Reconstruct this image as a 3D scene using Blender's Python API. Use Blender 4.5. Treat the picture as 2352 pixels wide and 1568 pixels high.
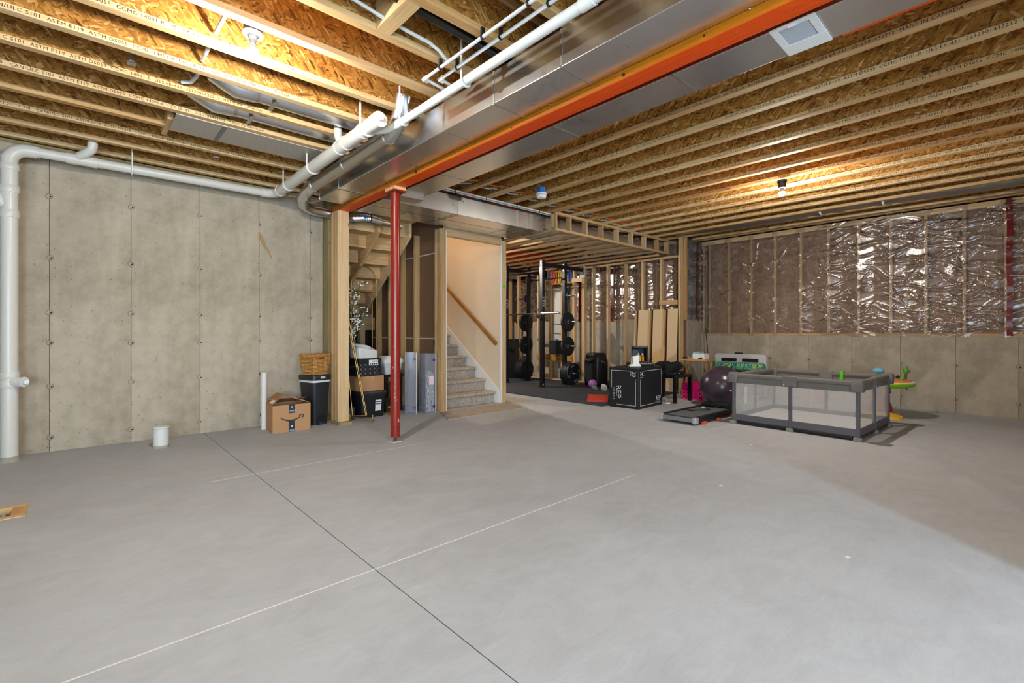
import bpy, bmesh, math, random
import numpy as np
from mathutils import Vector, Matrix
random.seed(7); RNG = np.random.default_rng(7)
PI = math.pi
SC = bpy.context.scene
COL = SC.collection
for o in list(bpy.data.objects):
    bpy.data.objects.remove(o, do_unlink=True)

# ------------------------------------------------------------------ camera, world, light, exposure
FPX, YAW, YH, CAM_H = 1088.3, math.radians(47.409), 761.6, 1.15
cd = bpy.data.cameras.new('camera'); cam = bpy.data.objects.new('camera', cd); COL.objects.link(cam)
cd.sensor_fit = 'HORIZONTAL'; cd.sensor_width = 36.0; cd.lens = 36.0 * FPX / 2352.0
cd.shift_y = -(784.0 - YH) / 2352.0
cd.clip_start = 0.02; cd.clip_end = 100
cam.location = (0, 0, CAM_H)
cam.rotation_euler = (PI / 2, 0, YAW - PI / 2)
SC.camera = cam

world = bpy.data.worlds.new('world'); SC.world = world; world.use_nodes = True
bg = world.node_tree.nodes['Background']; bg.inputs[0].default_value = (0.72, 0.84, 1.0, 1); bg.inputs[1].default_value = 1.0

BULB = 3150.0       # bulb radiance
DAY = 330.0         # daylight through the rear patio door, watts; also scales the added side fill
STAIR = 480.0      # stair-hall lamp radiance
def area_light(name, loc, rot, sx, sy, watts, col):
    l = bpy.data.lights.new(name, 'AREA'); l.shape = 'RECTANGLE'; l.size = sx; l.size_y = sy
    l.energy = watts; l.color = col
    o = bpy.data.objects.new(name, l); COL.objects.link(o); o.location = loc; o.rotation_euler = rot
    return o
area_light('daylight', (-1.75, -5.16, 1.15), (PI / 2, 0, 0), 1.7, 1.9, DAY, (0.58, 0.79, 1.0))

area_light('side_fill', (-3.52, -2.2, 1.25), (PI / 2, 0, -PI / 2), 2.2, 1.9, DAY * .75, (0.60, 0.80, 1.0))  # added fill light in front of the solid side wall, no opening there

REAR_FILL = 235.0  # watts of the light added behind the camera for the foreground floor
area_light('rear_fill_light', (.72, -3.1, 2.72), (0, 0, -.7), .14, 1.15, REAR_FILL, (0.50, 0.75, 1.0))

vs = SC.view_settings
vs.view_transform = 'Standard'; vs.look = 'None'; vs.gamma = 1.0; vs.use_curve_mapping = False
vs.exposure = 0.16
cy = SC.cycles
cy.use_denoising = True
cy.use_adaptive_sampling = True; cy.adaptive_threshold = .07; cy.adaptive_min_samples = 12
cy.max_bounces = 6; cy.diffuse_bounces = 4; cy.glossy_bounces = 3; cy.transmission_bounces = 4; cy.transparent_max_bounces = 10
cy.sample_clamp_indirect = 6.0; cy.caustics_reflective = False; cy.caustics_refractive = False

# ------------------------------------------------------------------ materials
def lin(h):
    h = h.lstrip('#'); v = [int(h[i:i + 2], 16) / 255 for i in (0, 2, 4)]
    return tuple((x / 12.92 if x <= .04045 else ((x + .055) / 1.055) ** 2.4) for x in v)
class NT:
    def __init__(s, name):
        s.m = bpy.data.materials.new(name); s.m.use_nodes = True
        s.t = s.m.node_tree; s.n = s.t.nodes; s.l = s.t.links
        s.p = s.n['Principled BSDF']; s.out = s.n['Material Output']
    def new(s, typ, **kw):
        n = s.n.new(typ)
        for k, v in kw.items(): setattr(n, k, v)
        return n
    def link(s, a, b): s.l.new(a, b)
    def setin(s, node, key, val):
        if hasattr(val, 'is_output'): s.l.new(val, node.inputs[key])
        elif isinstance(val, (tuple, list)) and len(val) == 3 and node.inputs[key].type == 'RGBA': node.inputs[key].default_value = (*val, 1)
        else: node.inputs[key].default_value = val
    def coords(s, rand=True, kind='Object'):
        c = s.new('ShaderNodeTexCoord').outputs[kind]
        if rand:
            oi = s.new('ShaderNodeObjectInfo').outputs['Random']
            mu = s.math('MULTIPLY', oi, 37.0)
            va = s.new('ShaderNodeVectorMath', operation='ADD'); s.link(c, va.inputs[0]); s.link(mu, va.inputs[1])
            return va.outputs[0]
        return c
    def math(s, op, a, b=0.0, clamp=False):
        n = s.new('ShaderNodeMath', operation=op); n.use_clamp = clamp
        s.setin(n, 0, a); s.setin(n, 1, b); return n.outputs[0]
    def mapping(s, v, scale=(1, 1, 1), rot=(0, 0, 0), loc=(0, 0, 0)):
        n = s.new('ShaderNodeMapping'); s.link(v, n.inputs[0])
        n.inputs['Scale'].default_value = scale; n.inputs['Rotation'].default_value = rot; n.inputs['Location'].default_value = loc
        return n.outputs[0]
    def noise(s, v, scale=5, detail=4, rough=.55, dist=0.0):
        n = s.new('ShaderNodeTexNoise'); s.link(v, n.inputs['Vector'])
        n.inputs['Scale'].default_value = scale; n.inputs['Detail'].default_value = detail
        n.inputs['Roughness'].default_value = rough; n.inputs['Distortion'].default_value = dist
        return n.outputs['Fac']
    def voro(s, v, scale=5, feature='F1', dim='3D'):
        n = s.new('ShaderNodeTexVoronoi', feature=feature, voronoi_dimensions=dim); s.link(v, n.inputs['Vector'])
        n.inputs['Scale'].default_value = scale; return n
    def ramp(s, fac, stops):
        n = s.new('ShaderNodeValToRGB'); s.link(fac, n.inputs[0]); e = n.color_ramp.elements
        while len(e) < len(stops): e.new(0.5)
        for el, (p, c) in zip(e, stops):
            el.position = p; el.color = (*c, 1) if len(c) == 3 else c
        return n.outputs[0]
    def mix(s, fac, a, b, mode='MIX'):
        n = s.new('ShaderNodeMix', data_type='RGBA', blend_type=mode)
        s.setin(n, 0, fac); s.setin(n, 6, a if hasattr(a, 'is_output') else (*a, 1)); s.setin(n, 7, b if hasattr(b, 'is_output') else (*b, 1))
        return n.outputs[2]
    def bump(s, h, strength=.3, dist=.01):
        n = s.new('ShaderNodeBump'); s.link(h, n.inputs['Height']); n.inputs['Strength'].default_value = strength; n.inputs['Distance'].default_value = dist
        s.link(n.outputs[0], s.p.inputs['Normal']); return n.outputs[0]
    def base(s, v, rough=.5, metal=0.0, spec=.5):
        s.setin(s.p, 'Base Color', v); s.setin(s.p, 'Roughness', rough); s.setin(s.p, 'Metallic', metal)
        s.setin(s.p, 'Specular IOR Level', spec); return s
    def gray(s, v):
        n = s.new('ShaderNodeCombineColor'); [s.link(v, n.inputs[i]) for i in range(3)]; return n.outputs[0]
_cache = {}
def plain(hexc, rough=.5, metal=0.0, var=.08, scale=30, spec=.5, bump=0.0, name=None):
    key = (hexc, rough, metal, var, scale, spec, bump)
    if key in _cache: return _cache[key]
    t = NT(name or 'mat_' + hexc.strip('#')); c = lin(hexc); v = t.coords()
    n = t.noise(v, scale, 3)
    col = t.mix(n, tuple(x * (1 - var) for x in c), tuple(min(1, x * (1 + var)) for x in c))
    t.base(col, rough, metal, spec)
    if bump: t.bump(n, bump, .003)
    _cache[key] = t.m; return t.m

def wood_mat(name, ax, light, dark, knot='#7a4a22', gscale=1.0, rough=.62):
    t = NT(name); v = t.coords()
    sc = [26 * gscale] * 3; sc[ax] = 1.1 * gscale
    m = t.mapping(v, tuple(sc))
    warp = t.noise(t.mapping(v, tuple(2.2 if i != ax else .6 for i in range(3))), 1.5, 3)
    g = t.noise(m, 1.6, 5, .6, .6)
    fine = t.noise(t.mapping(v, tuple(160 if i != ax else 4 for i in range(3))), 1, 2)
    oi = t.new('ShaderNodeObjectInfo').outputs['Random']
    f = t.math('ADD', t.math('MULTIPLY', g, .72), t.math('MULTIPLY', t.math('SUBTRACT', warp, .5), .35))
    f = t.math('ADD', f, t.math('MULTIPLY', t.math('SUBTRACT', oi, .5), .30))
    f = t.math('ADD', f, t.math('MULTIPLY', t.math('SUBTRACT', fine, .5), .18))
    col = t.ramp(f, [(.18, lin(dark)), (.42, tuple((a + b) / 2 for a, b in zip(lin(dark), lin(light)))), (.68, lin(light))])
    ks = [9.0] * 3; ks[ax] = 3.2
    vk = t.voro(t.mapping(v, tuple(ks)), 1.0)
    kf = t.ramp(vk.outputs['Distance'], [(.05, (1, 1, 1)), (.13, (0, 0, 0))])
    rs = t.new('ShaderNodeSeparateColor'); t.link(vk.outputs['Color'], rs.inputs[0])
    kf = t.math('MULTIPLY', kf, t.math('GREATER_THAN', rs.outputs[0], .62))
    col = t.mix(t.math('MULTIPLY', kf, .8), col, lin(knot))
    t.base(col, rough, 0, .35); t.bump(g, .12, .002)
    return t.m
PINE = [wood_mat('pine_%d' % a, a, '#e9cc9b', '#c0935a') for a in range(3)]
STUDW = [wood_mat('spruce_stud_%d' % a, a, '#e3c69b', '#b98f5b') for a in range(3)]
TREAT = [wood_mat('treated_lumber_%d' % a, a, '#b5a272', '#7d6d47') for a in range(3)]
OAK = [wood_mat('oak_%d' % a, a, '#c3914c', '#8f5f28', gscale=2) for a in range(3)]
BAMB = [wood_mat('table_wood_%d' % a, a, '#d8a55c', '#b57d38', gscale=2) for a in range(3)]
LVL = [wood_mat('red_lvl_%d' % a, a, '#ff6000', '#e44800', knot='#5a1a05', gscale=1.6, rough=.42) for a in range(3)]

def osb_mat(name, u, v_, stops, scale=1.7):
    t = NT(name); v = t.coords()
    se = t.new('ShaderNodeSeparateXYZ'); t.link(v, se.inputs[0])
    cb = t.new('ShaderNodeCombineXYZ'); t.link(se.outputs[u], cb.inputs[0]); t.link(se.outputs[v_], cb.inputs[1])
    p = cb.outputs[0]; res = None; dist = None
    for k, ang in enumerate((.35, 1.35, 2.35, 2.9, .9)):
        q0 = t.mapping(p, (1, 1, 1), (0, 0, ang)); q = t.mapping(q0, (11 * scale, 46 * scale, 1), (0, 0, 0), (k * 3.7, k * 1.9, 0))
        vo = t.voro(q, 1.0, dim='2D'); rs = t.new('ShaderNodeSeparateColor'); t.link(vo.outputs['Color'], rs.inputs[0])
        val = t.math('ADD', t.math('MULTIPLY', rs.outputs[0], .9), .05)
        if res is None: res = val
        else:
            sel = t.math('GREATER_THAN', rs.outputs[1], .58)
            n = t.new('ShaderNodeMix', data_type='FLOAT'); t.link(sel, n.inputs[0]); t.link(res, n.inputs[2]); t.link(val, n.inputs[3]); res = n.outputs[0]
    big = t.noise(v, 1.7, 3)
    f = t.math('ADD', res, t.math('MULTIPLY', t.math('SUBTRACT', big, .5), .35))
    col = t.ramp(f, stops); t.base(col, .6, 0, .3); t.bump(res, .25, .003); return t.m
OSB_STOPS = [(.04, lin('#5f3a10')), (.2, lin('#946226')), (.55, lin('#ad7832')), (.85, lin('#c08c47')), (1.0, lin('#dfb87c'))]
OSB_XZ = osb_mat('osb_web_x', 0, 2, OSB_STOPS)
OSB_YZ = osb_mat('osb_web_y', 1, 2, OSB_STOPS)
OSB_XY = osb_mat('osb_deck', 0, 1, OSB_STOPS, 1.3)

def concrete_mat(name, a, b, pit=.5, u=0):
    t = NT(name); v = t.coords(rand=False)
    big = t.noise(t.mapping(v, (1, 1, .55)), 1.3, 5, .6); mid = t.noise(v, 7, 5, .65); fine = t.noise(v, 90, 3, .7)
    streak = t.noise(t.mapping(v, (9, 9, .7)), 1, 3)
    f = t.math('ADD', t.math('MULTIPLY', big, .5), t.math('MULTIPLY', mid, .27)); f = t.math('ADD', f, t.math('MULTIPLY', fine, .13))
    f = t.math('ADD', f, t.math('MULTIPLY', streak, .12))
    col = t.ramp(f, [(.38, lin(b)), (.60, lin(a))])
    vo = t.voro(v, 34); pr = t.new('ShaderNodeSeparateColor'); t.link(vo.outputs['Color'], pr.inputs[0])
    dens = t.noise(v, 2.2, 2)
    pf = t.math('MULTIPLY', t.ramp(vo.outputs['Distance'], [(.10, (1, 1, 1)), (.2, (0, 0, 0))]), t.math('GREATER_THAN', t.math('ADD', pr.outputs[0], t.math('MULTIPLY', dens, .5)), 1.16 - .14 * pit))
    col = t.mix(t.math('MULTIPLY', pf, .75 * min(1, pit * 2)), col, lin('#5c554a'))
    t.base(col, .86, 0, .25)
    h = t.math('SUBTRACT', t.math('ADD', t.math('MULTIPLY', fine, .35), t.math('MULTIPLY', mid, .4)), t.math('MULTIPLY', pf, .8))
    t.bump(h, .28, .004); return t.m
CONC = concrete_mat('cast_concrete', '#bfb39f', '#978b77', .8)
CONC_R = concrete_mat('cast_concrete_kneewall', '#bbb09e', '#918572', .9)
def floor_mat():
    t = NT('trowelled_concrete'); v = t.coords(rand=False)
    big = t.noise(v, .55, 4, .6, .4); arcs = t.noise(t.mapping(v, (1.3, 2.2, 1), (0, 0, .8)), 2.2, 6, .68, 1.4); fine = t.noise(v, 70, 3, .7)
    scr = t.noise(t.mapping(v, (3, 16, 1), (0, 0, -.5)), 2.0, 4, .6, 2.0)
    f = t.math('ADD', t.math('MULTIPLY', big, .42), t.math('MULTIPLY', arcs, .36)); f = t.math('ADD', f, t.math('MULTIPLY', fine, .09)); f = t.math('ADD', f, t.math('MULTIPLY', scr, .16))
    col = t.ramp(f, [(.30, lin('#9b9c9d')), (.52, lin('#b0b2b4')), (.74, lin('#c1c4c7'))])
    t.base(col, t.math('ADD', .5, t.math('MULTIPLY', arcs, .25)), 0, .35)
    t.bump(t.math('ADD', t.math('MULTIPLY', arcs, .5), t.math('MULTIPLY', fine, .2)), .10, .004); return t.m
FLOORM = floor_mat()
def metal_mat(name, col, rough, bump=.03):
    t = NT(name); v = t.coords(); n = t.noise(v, 3.0, 4, .6, .5); sp = t.voro(v, 60); rs = t.new('ShaderNodeSeparateColor'); t.link(sp.outputs['Color'], rs.inputs[0])
    c = lin(col); colr = t.mix(n, tuple(x * .94 for x in c), tuple(min(1, x * 1.03) for x in c))
    t.base(colr, t.math('ADD', rough, t.math('MULTIPLY', t.math('SUBTRACT', n, .5), .18)), 1.0, .5)
    w = t.noise(v, .9, 1, .5)
    if bump: t.bump(w, bump, .02)
    return t.m
GALV = metal_mat('galvanized_steel', '#dfe1e3', .30)
GALV_D = metal_mat('dull_galvanized_steel', '#c6c4bb', .38)
CHROME = metal_mat('zinc_plate', '#c4c4c4', .25, .0)
BRASS = metal_mat('brass_gold', '#a8854a', .4, .0)
PVC = plain('#d8d5cc', .32, 0, .02, 6, .5)
PVC2 = plain('#e0dfda', .3, 0, .02, 6, .5)
PEX = plain('#d6d6d2', .28, 0, .02, 6, .5)
BLACKP = plain('#141517', .45, 0, .1, 20)
BLACKM = plain('#0d0e10', .42, 0, .1, 20)
RUBBER = plain('#17181a', .75, 0, .15, 60)
REDPAINT = plain('#8f1b0b', .3, 0, .1, 5, .6)
WHITE = plain('#efefec', .4, 0, .02, 10)
DRYWALL = plain('#ead8bd', .85, 0, .02, 3)
PAPER = plain('#7d5f42', .8, 0, .06, 4)
def fiber_mat():
    t = NT('brown_fiberglass'); v = t.coords()
    n1 = t.noise(t.mapping(v, (5, 5, 3)), 2.0, 6, .7, 1.2); n2 = t.noise(t.mapping(v, (60, 60, 22)), 1, 3, .6, 1.5)
    f = t.math('ADD', t.math('MULTIPLY', n1, .65), t.math('MULTIPLY', n2, .35))
    t.base(t.ramp(f, [(.3, lin('#644c38')), (.5, lin('#947459')), (.7, lin('#bd9d80'))]), .95, 0, .1)
    t.bump(f, .7, .02); return t.m
FIBER = fiber_mat()
def poly_mat():
    t = NT('clear_vapour_sheet'); v = t.coords(rand=False)
    gl = t.new('ShaderNodeBsdfGlossy'); gl.inputs['Roughness'].default_value = .2; gl.inputs['Color'].default_value = (.95, .95, .97, 1)
    df = t.new('ShaderNodeBsdfDiffuse'); df.inputs['Color'].default_value = (.62, .57, .53, 1)
    tr = t.new('ShaderNodeBsdfTransparent'); tr.inputs['Color'].default_value = (.93, .92, .91, 1)
    n = t.noise(t.mapping(v, (4, 7, 7)), 2.4, 4, .6, 1.0)
    bp = t.new('ShaderNodeBump'); t.link(n, bp.inputs['Height']); bp.inputs['Strength'].default_value = .12; bp.inputs['Distance'].default_value = .02
    t.link(bp.outputs[0], gl.inputs['Normal'])
    fr = t.new('ShaderNodeFresnel'); fr.inputs['IOR'].default_value = 1.45; t.link(bp.outputs[0], fr.inputs['Normal'])
    m1 = t.new('ShaderNodeMixShader'); m1.inputs[0].default_value = .10; t.link(tr.outputs[0], m1.inputs[1]); t.link(df.outputs[0], m1.inputs[2])
    m2 = t.new('ShaderNodeMixShader'); t.link(t.math('ADD', t.math('MULTIPLY', fr.outputs[0], 1.3), .06, True), m2.inputs[0]); t.link(m1.outputs[0], m2.inputs[1]); t.link(gl.outputs[0], m2.inputs[2])
    t.link(m2.outputs[0], t.out.inputs['Surface']); return t.m
POLY = poly_mat()
def clear_mat(name, tint, alpha, rough=.15):
    t = NT(name); t.base(lin(tint), rough, 0, .5); t.p.inputs['Alpha'].default_value = alpha; return t.m
def emit_mat(name, col, strength):
    t = NT(name); t.base(col, .5); t.p.inputs['Emission Color'].default_value = (*col, 1); t.p.inputs['Emission Strength'].default_value = strength; return t.m
def carpet_mat():
    t = NT('loop_carpet'); v = t.coords(rand=False); a = t.noise(v, 150, 3, .8); b = t.noise(v, 25, 3)
    f = t.math('ADD', t.math('MULTIPLY', a, .6), t.math('MULTIPLY', b, .4))
    t.base(t.ramp(f, [(.33, lin('#948678')), (.5, lin('#b9ad9f')), (.66, lin('#d6cbbd'))]), .95, 0, .1); t.bump(a, .9, .008); return t.m
CARPET = carpet_mat()

# ------------------------------------------------------------------ mesh helpers
class MB:
    def __init__(s): s.v = []; s.f = []
    def add(s, vs, fs):
        k = len(s.v); s.v += [tuple(p) for p in vs]; s.f += [tuple(i + k for i in f) for f in fs]; return s
    def box(s, x0, y0, z0, x1, y1, z1):
        return s.add([(x0, y0, z0), (x1, y0, z0), (x1, y1, z0), (x0, y1, z0), (x0, y0, z1), (x1, y0, z1), (x1, y1, z1), (x0, y1, z1)],
                     [(0, 3, 2, 1), (4, 5, 6, 7), (0, 1, 5, 4), (1, 2, 6, 5), (2, 3, 7, 6), (3, 0, 4, 7)])
    def cbox(s, c, d): return s.box(*(c[i] - d[i] / 2 for i in range(3)), *(c[i] + d[i] / 2 for i in range(3)))
    def tbox(s, z0, z1, a0, a1, c=(0, 0)):                     # tapered box: half-sizes (hx, hy) at z0 and z1
        vs = [(c[0] + sx * a[0], c[1] + sy * a[1], z) for z, a in ((z0, a0), (z1, a1)) for sx, sy in ((-1, -1), (1, -1), (1, 1), (-1, 1))]
        return s.add(vs, [(0, 3, 2, 1), (4, 5, 6, 7), (0, 1, 5, 4), (1, 2, 6, 5), (2, 3, 7, 6), (3, 0, 4, 7)])
    def tube(s, path, r, n=12, cap=True):
        P = [Vector(p) for p in path]; rs = r if isinstance(r, (list, tuple)) else [r] * len(P)
        ring = []; up = None
        for i, p in enumerate(P):
            d = (P[min(i + 1, len(P) - 1)] - P[max(i - 1, 0)]).normalized()
            if up is None: up = Vector((0, 0, 1)) if abs(d.z) < .9 else Vector((1, 0, 0))
            a = (up - d * up.dot(d)).normalized(); up = a; b = d.cross(a)
            ring.append([p + (a * math.cos(2 * PI * j / n) + b * math.sin(2 * PI * j / n)) * rs[i] for j in range(n)])
        fs = []
        for i in range(len(P) - 1):
            for j in range(n):
                fs.append((i * n + j, i * n + (j + 1) % n, (i + 1) * n + (j + 1) % n, (i + 1) * n + j))
        if cap: fs += [tuple(reversed(range(n))), tuple(range((len(P) - 1) * n, len(P) * n))]
        return s.add([v for q in ring for v in q], fs)
    def cyl(s, p0, p1, r, n=16, r1=None): return s.tube([p0, p1], [r, r if r1 is None else r1], n)
    def lathe(s, prof, n=24, c=(0, 0, 0), cap=True):               # profile of (r, z) about z
        vs = [(c[0] + r * math.cos(2 * PI * j / n), c[1] + r * math.sin(2 * PI * j / n), c[2] + z) for r, z in prof for j in range(n)]
        fs = [(i * n + j, i * n + (j + 1) % n, (i + 1) * n + (j + 1) % n, (i + 1) * n + j) for i in range(len(prof) - 1) for j in range(n)]
        if cap: fs += [tuple(reversed(range(n))), tuple(range((len(prof) - 1) * n, len(prof) * n))]
        return s.add(vs, fs)
    def prism(s, poly, h0, h1, axis=2):                            # polygon (a, b) extruded along axis
        def mk(a, b, h): return {0: (h, a, b), 1: (a, h, b), 2: (a, b, h)}[axis]
        n = len(poly); vs = [mk(a, b, h0) for a, b in poly] + [mk(a, b, h1) for a, b in poly]
        return s.add(vs, [tuple(reversed(range(n))), tuple(range(n, 2 * n))] + [(i, (i + 1) % n, n + (i + 1) % n, n + i) for i in range(n)])
    def sphere(s, c, r, n=24, m=12, sc=(1, 1, 1)):
        vs = [(c[0], c[1], c[2] - r * sc[2])]
        for i in range(1, m):
            a = -PI / 2 + PI * i / m
            vs += [(c[0] + r * sc[0] * math.cos(a) * math.cos(2 * PI * j / n), c[1] + r * sc[1] * math.cos(a) * math.sin(2 * PI * j / n), c[2] + r * sc[2] * math.sin(a)) for j in range(n)]
        vs.append((c[0], c[1], c[2] + r * sc[2])); t = len(vs) - 1; fs = []
        for j in range(n):
            fs.append((0, 1 + (j + 1) % n, 1 + j)); fs.append((t, 1 + (m - 2) * n + j, 1 + (m - 2) * n + (j + 1) % n))
            for i in range(m - 2): fs.append((1 + i * n + j, 1 + i * n + (j + 1) % n, 1 + (i + 1) * n + (j + 1) % n, 1 + (i + 1) * n + j))
        return s.add(vs, fs)
    def xf(s, M):
        s.v = [tuple(M @ Vector(p)) for p in s.v]; return s
    def join(s, o): return s.add(o.v, o.f)
    def build(s, name, mat, parent=None, smooth=False, bevel=0.0, seg=2, center=True):
        me = bpy.data.meshes.new(name)
        c = Vector((0, 0, 0))
        if center and s.v:
            a = np.array(s.v); c = Vector(((a.min(0) + a.max(0)) / 2).tolist())
        me.from_pydata([tuple(Vector(p) - c) for p in s.v], [], s.f); me.update()
        bm = bmesh.new(); bm.from_mesh(me); bmesh.ops.recalc_face_normals(bm, faces=bm.faces); bm.to_mesh(me); bm.free()
        if smooth:
            me.polygons.foreach_set('use_smooth', [True] * len(me.polygons)); me.set_sharp_from_angle(angle=math.radians(38))
        me.materials.append(mat)
        o = bpy.data.objects.new(name, me); COL.objects.link(o); o.location = c
        if parent is not None: o.parent = parent
        if bevel:
            b = o.modifiers.new('bevel', 'BEVEL'); b.width = bevel; b.segments = seg; b.limit_method = 'ANGLE'; b.harden_normals = False
        return o
def thing(name, label, cat, loc=(0, 0, 0), rz=0.0, group=None):
    o = bpy.data.objects.new(name, None); COL.objects.link(o); o.empty_display_size = .1
    o.location = loc; o.rotation_euler = (0, 0, rz); o['label'] = label; o['category'] = cat
    if group: o['group'] = group
    return o
def tag(o, label, cat, group=None):
    o['label'] = label; o['category'] = cat
    if group: o['group'] = group
    return o
def struct(name, label=None):
    o = bpy.data.objects.new(name, None); COL.objects.link(o); o.empty_display_size = .1; o['kind'] = 'structure'
    if label: o['label'] = label
    return o
def bx(name, mat, parent, x0, y0, z0, x1, y1, z1, bevel=0.0): return MB().box(x0, y0, z0, x1, y1, z1).build(name, mat, parent, bevel=bevel)
def dup(o, loc, parent=None, rz=None):
    c = o.copy(); COL.objects.link(c); c.location = loc; c.parent = parent if parent is not None else o.parent
    if rz is not None: c.rotation_euler = (0, 0, rz)
    return c
def dup_tree(root, loc, rz=0.0, label=None, group=None):
    r = root.copy(); COL.objects.link(r); r.location = loc; r.rotation_euler = (0, 0, rz)
    if label: r['label'] = label
    if group: r['group'] = group
    for ch in list(root.children):
        c = ch.copy(); COL.objects.link(c); c.parent = r
        for g in list(ch.children):
            d = g.copy(); COL.objects.link(d); d.parent = c
    return r
def text_mb(txt, size, align='LEFT', space=1.0):
    cu = bpy.data.curves.new('t', 'FONT'); cu.body = txt; cu.size = size; cu.align_x = align; cu.space_character = space; cu.resolution_u = 2
    ob = bpy.data.objects.new('t', cu); COL.objects.link(ob)
    me = bpy.data.meshes.new_from_object(ob.evaluated_get(bpy.context.evaluated_depsgraph_get()))
    mb = MB(); mb.v = [tuple(v.co) for v in me.vertices]; mb.f = [tuple(p.vertices) for p in me.polygons]
    bpy.data.objects.remove(ob); bpy.data.curves.remove(cu); bpy.data.meshes.remove(me)
    return mb
def frame(o, x, y):                                       # matrix whose local x, y axes are the given directions
    x = Vector(x).normalized(); y = Vector(y).normalized(); z = x.cross(y)
    return Matrix(((x.x, y.x, z.x, o[0]), (x.y, y.y, z.y, o[1]), (x.z, y.z, z.z, o[2]), (0, 0, 0, 1)))
def arc(c, a, b, r, t0, t1, n=8):                          # arc points: centre c, unit axes a, b
    a = Vector(a); b = Vector(b); c = Vector(c)
    return [tuple(c + a * r * math.cos(t0 + (t1 - t0) * i / n) + b * r * math.sin(t0 + (t1 - t0) * i / n)) for i in range(n + 1)]
# ================================================================== STRUCTURE
JZ, DECK = 2.93, 3.235
# ---- floor
floor = struct('floor')
hx0, hx1, hy0, hy1 = -0.85, -0.235, 4.235, 4.535
s1 = MB().box(-3.6, -5.3, -.1, 1.062, hy0, 0).box(-3.6, hy1, -.1, 1.062, 9.7, 0).box(-3.6, hy0, -.1, hx0, hy1, 0).box(hx1, hy0, -.1, 1.062, hy1, 0)
s1.build('slab', FLOORM, floor, center=False)
MB().box(1.067, -5.3, -.1, 9.7, 9.7, 0).build('slab', FLOORM, floor, center=False)
bx('sub_base', plain('#4d473f', .9), floor, -3.6, -5.3, -.3, 9.7, 9.7, -.1)
bx('saw_cut_base', plain('#45413c', .9), floor, 1.06, -5.3, -.1, 1.069, 9.7, -.012)
CHALK = plain('#d9d6d0', .9, 0, .15, 200)
for y, xa, xb in ((2.14, -.6, 3.3), (4.233, .75, 2.6)):
    bx('chalk_line', CHALK, floor, xa, y - .0035, 0, xb, y + .0035, .0006)
SPOT = plain('#e9e7e2', .9)
for x, y, r in ((3.55, 1.55, .016), (2.9, .62, .012), (1.9, 4.95, .01), (5.05, 1.9, .013)):
    MB().lathe([(r, 0), (r * .8, .0008)], 9, (x, y, 0)).build('paint_fleck', SPOT, floor)
# plumbing box-out let into the slab
bo = thing('plumbing_box_out', 'pine-framed opening full of grey gravel let into the floor by the tall white drain stack', 'floor opening', (0, 0, 0))
w = .05
bx('frame_board', PINE[0], bo, hx0, hy1 - w, -.09, hx1, hy1, .004, .002)
bx('frame_board', PINE[0], bo, hx0, hy0, -.09, hx1, hy0 + w, .004, .002)
bx('frame_board', PINE[1], bo, hx1 - .07, hy0 + w, -.09, hx1, hy1 - w, .003, .002)
bx('frame_board', PINE[1], bo, hx0, hy0 + w, -.09, hx0 + .05, hy1 - w, .003, .002)
g = MB()
for k in range(300):
    x = random.uniform(hx0 + .07, hx1 - .09); y = random.uniform(hy0 + .07, hy1 - .07); r = random.uniform(.008, .02)
    b = MB().sphere((0, 0, 0), r, 6, 4, (1, random.uniform(.6, 1), random.uniform(.5, .8)))
    g.join(b.xf(Matrix.Translation((x, y, -.05 + random.uniform(0, .025))) @ Matrix.Rotation(random.uniform(0, 6), 4, 'Z') @ Matrix.Rotation(random.uniform(0, 1), 4, 'X')))
def gravel_mat():
    t = NT('crushed_gravel'); v = t.coords(rand=False); vo = t.voro(v, 45); n = t.noise(v, 60)
    rs = t.new('ShaderNodeSeparateColor'); t.link(vo.outputs['Color'], rs.inputs[0])
    t.base(t.ramp(t.math('ADD', t.math('MULTIPLY', rs.outputs[0], .7), t.math('MULTIPLY', n, .3)), [(.1, lin('#5d5b55')), (.5, lin('#9a978d')), (.9, lin('#cbc7ba'))]), .85); return t.m
go = g.build('gravel', gravel_mat(), bo); go['kind'] = 'stuff'
bx('soil_bed', plain('#4d473f', .9), bo, hx0 + .02, hy0 + .02, -.1, hx1 - .02, hy1 - .02, -.055)

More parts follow.
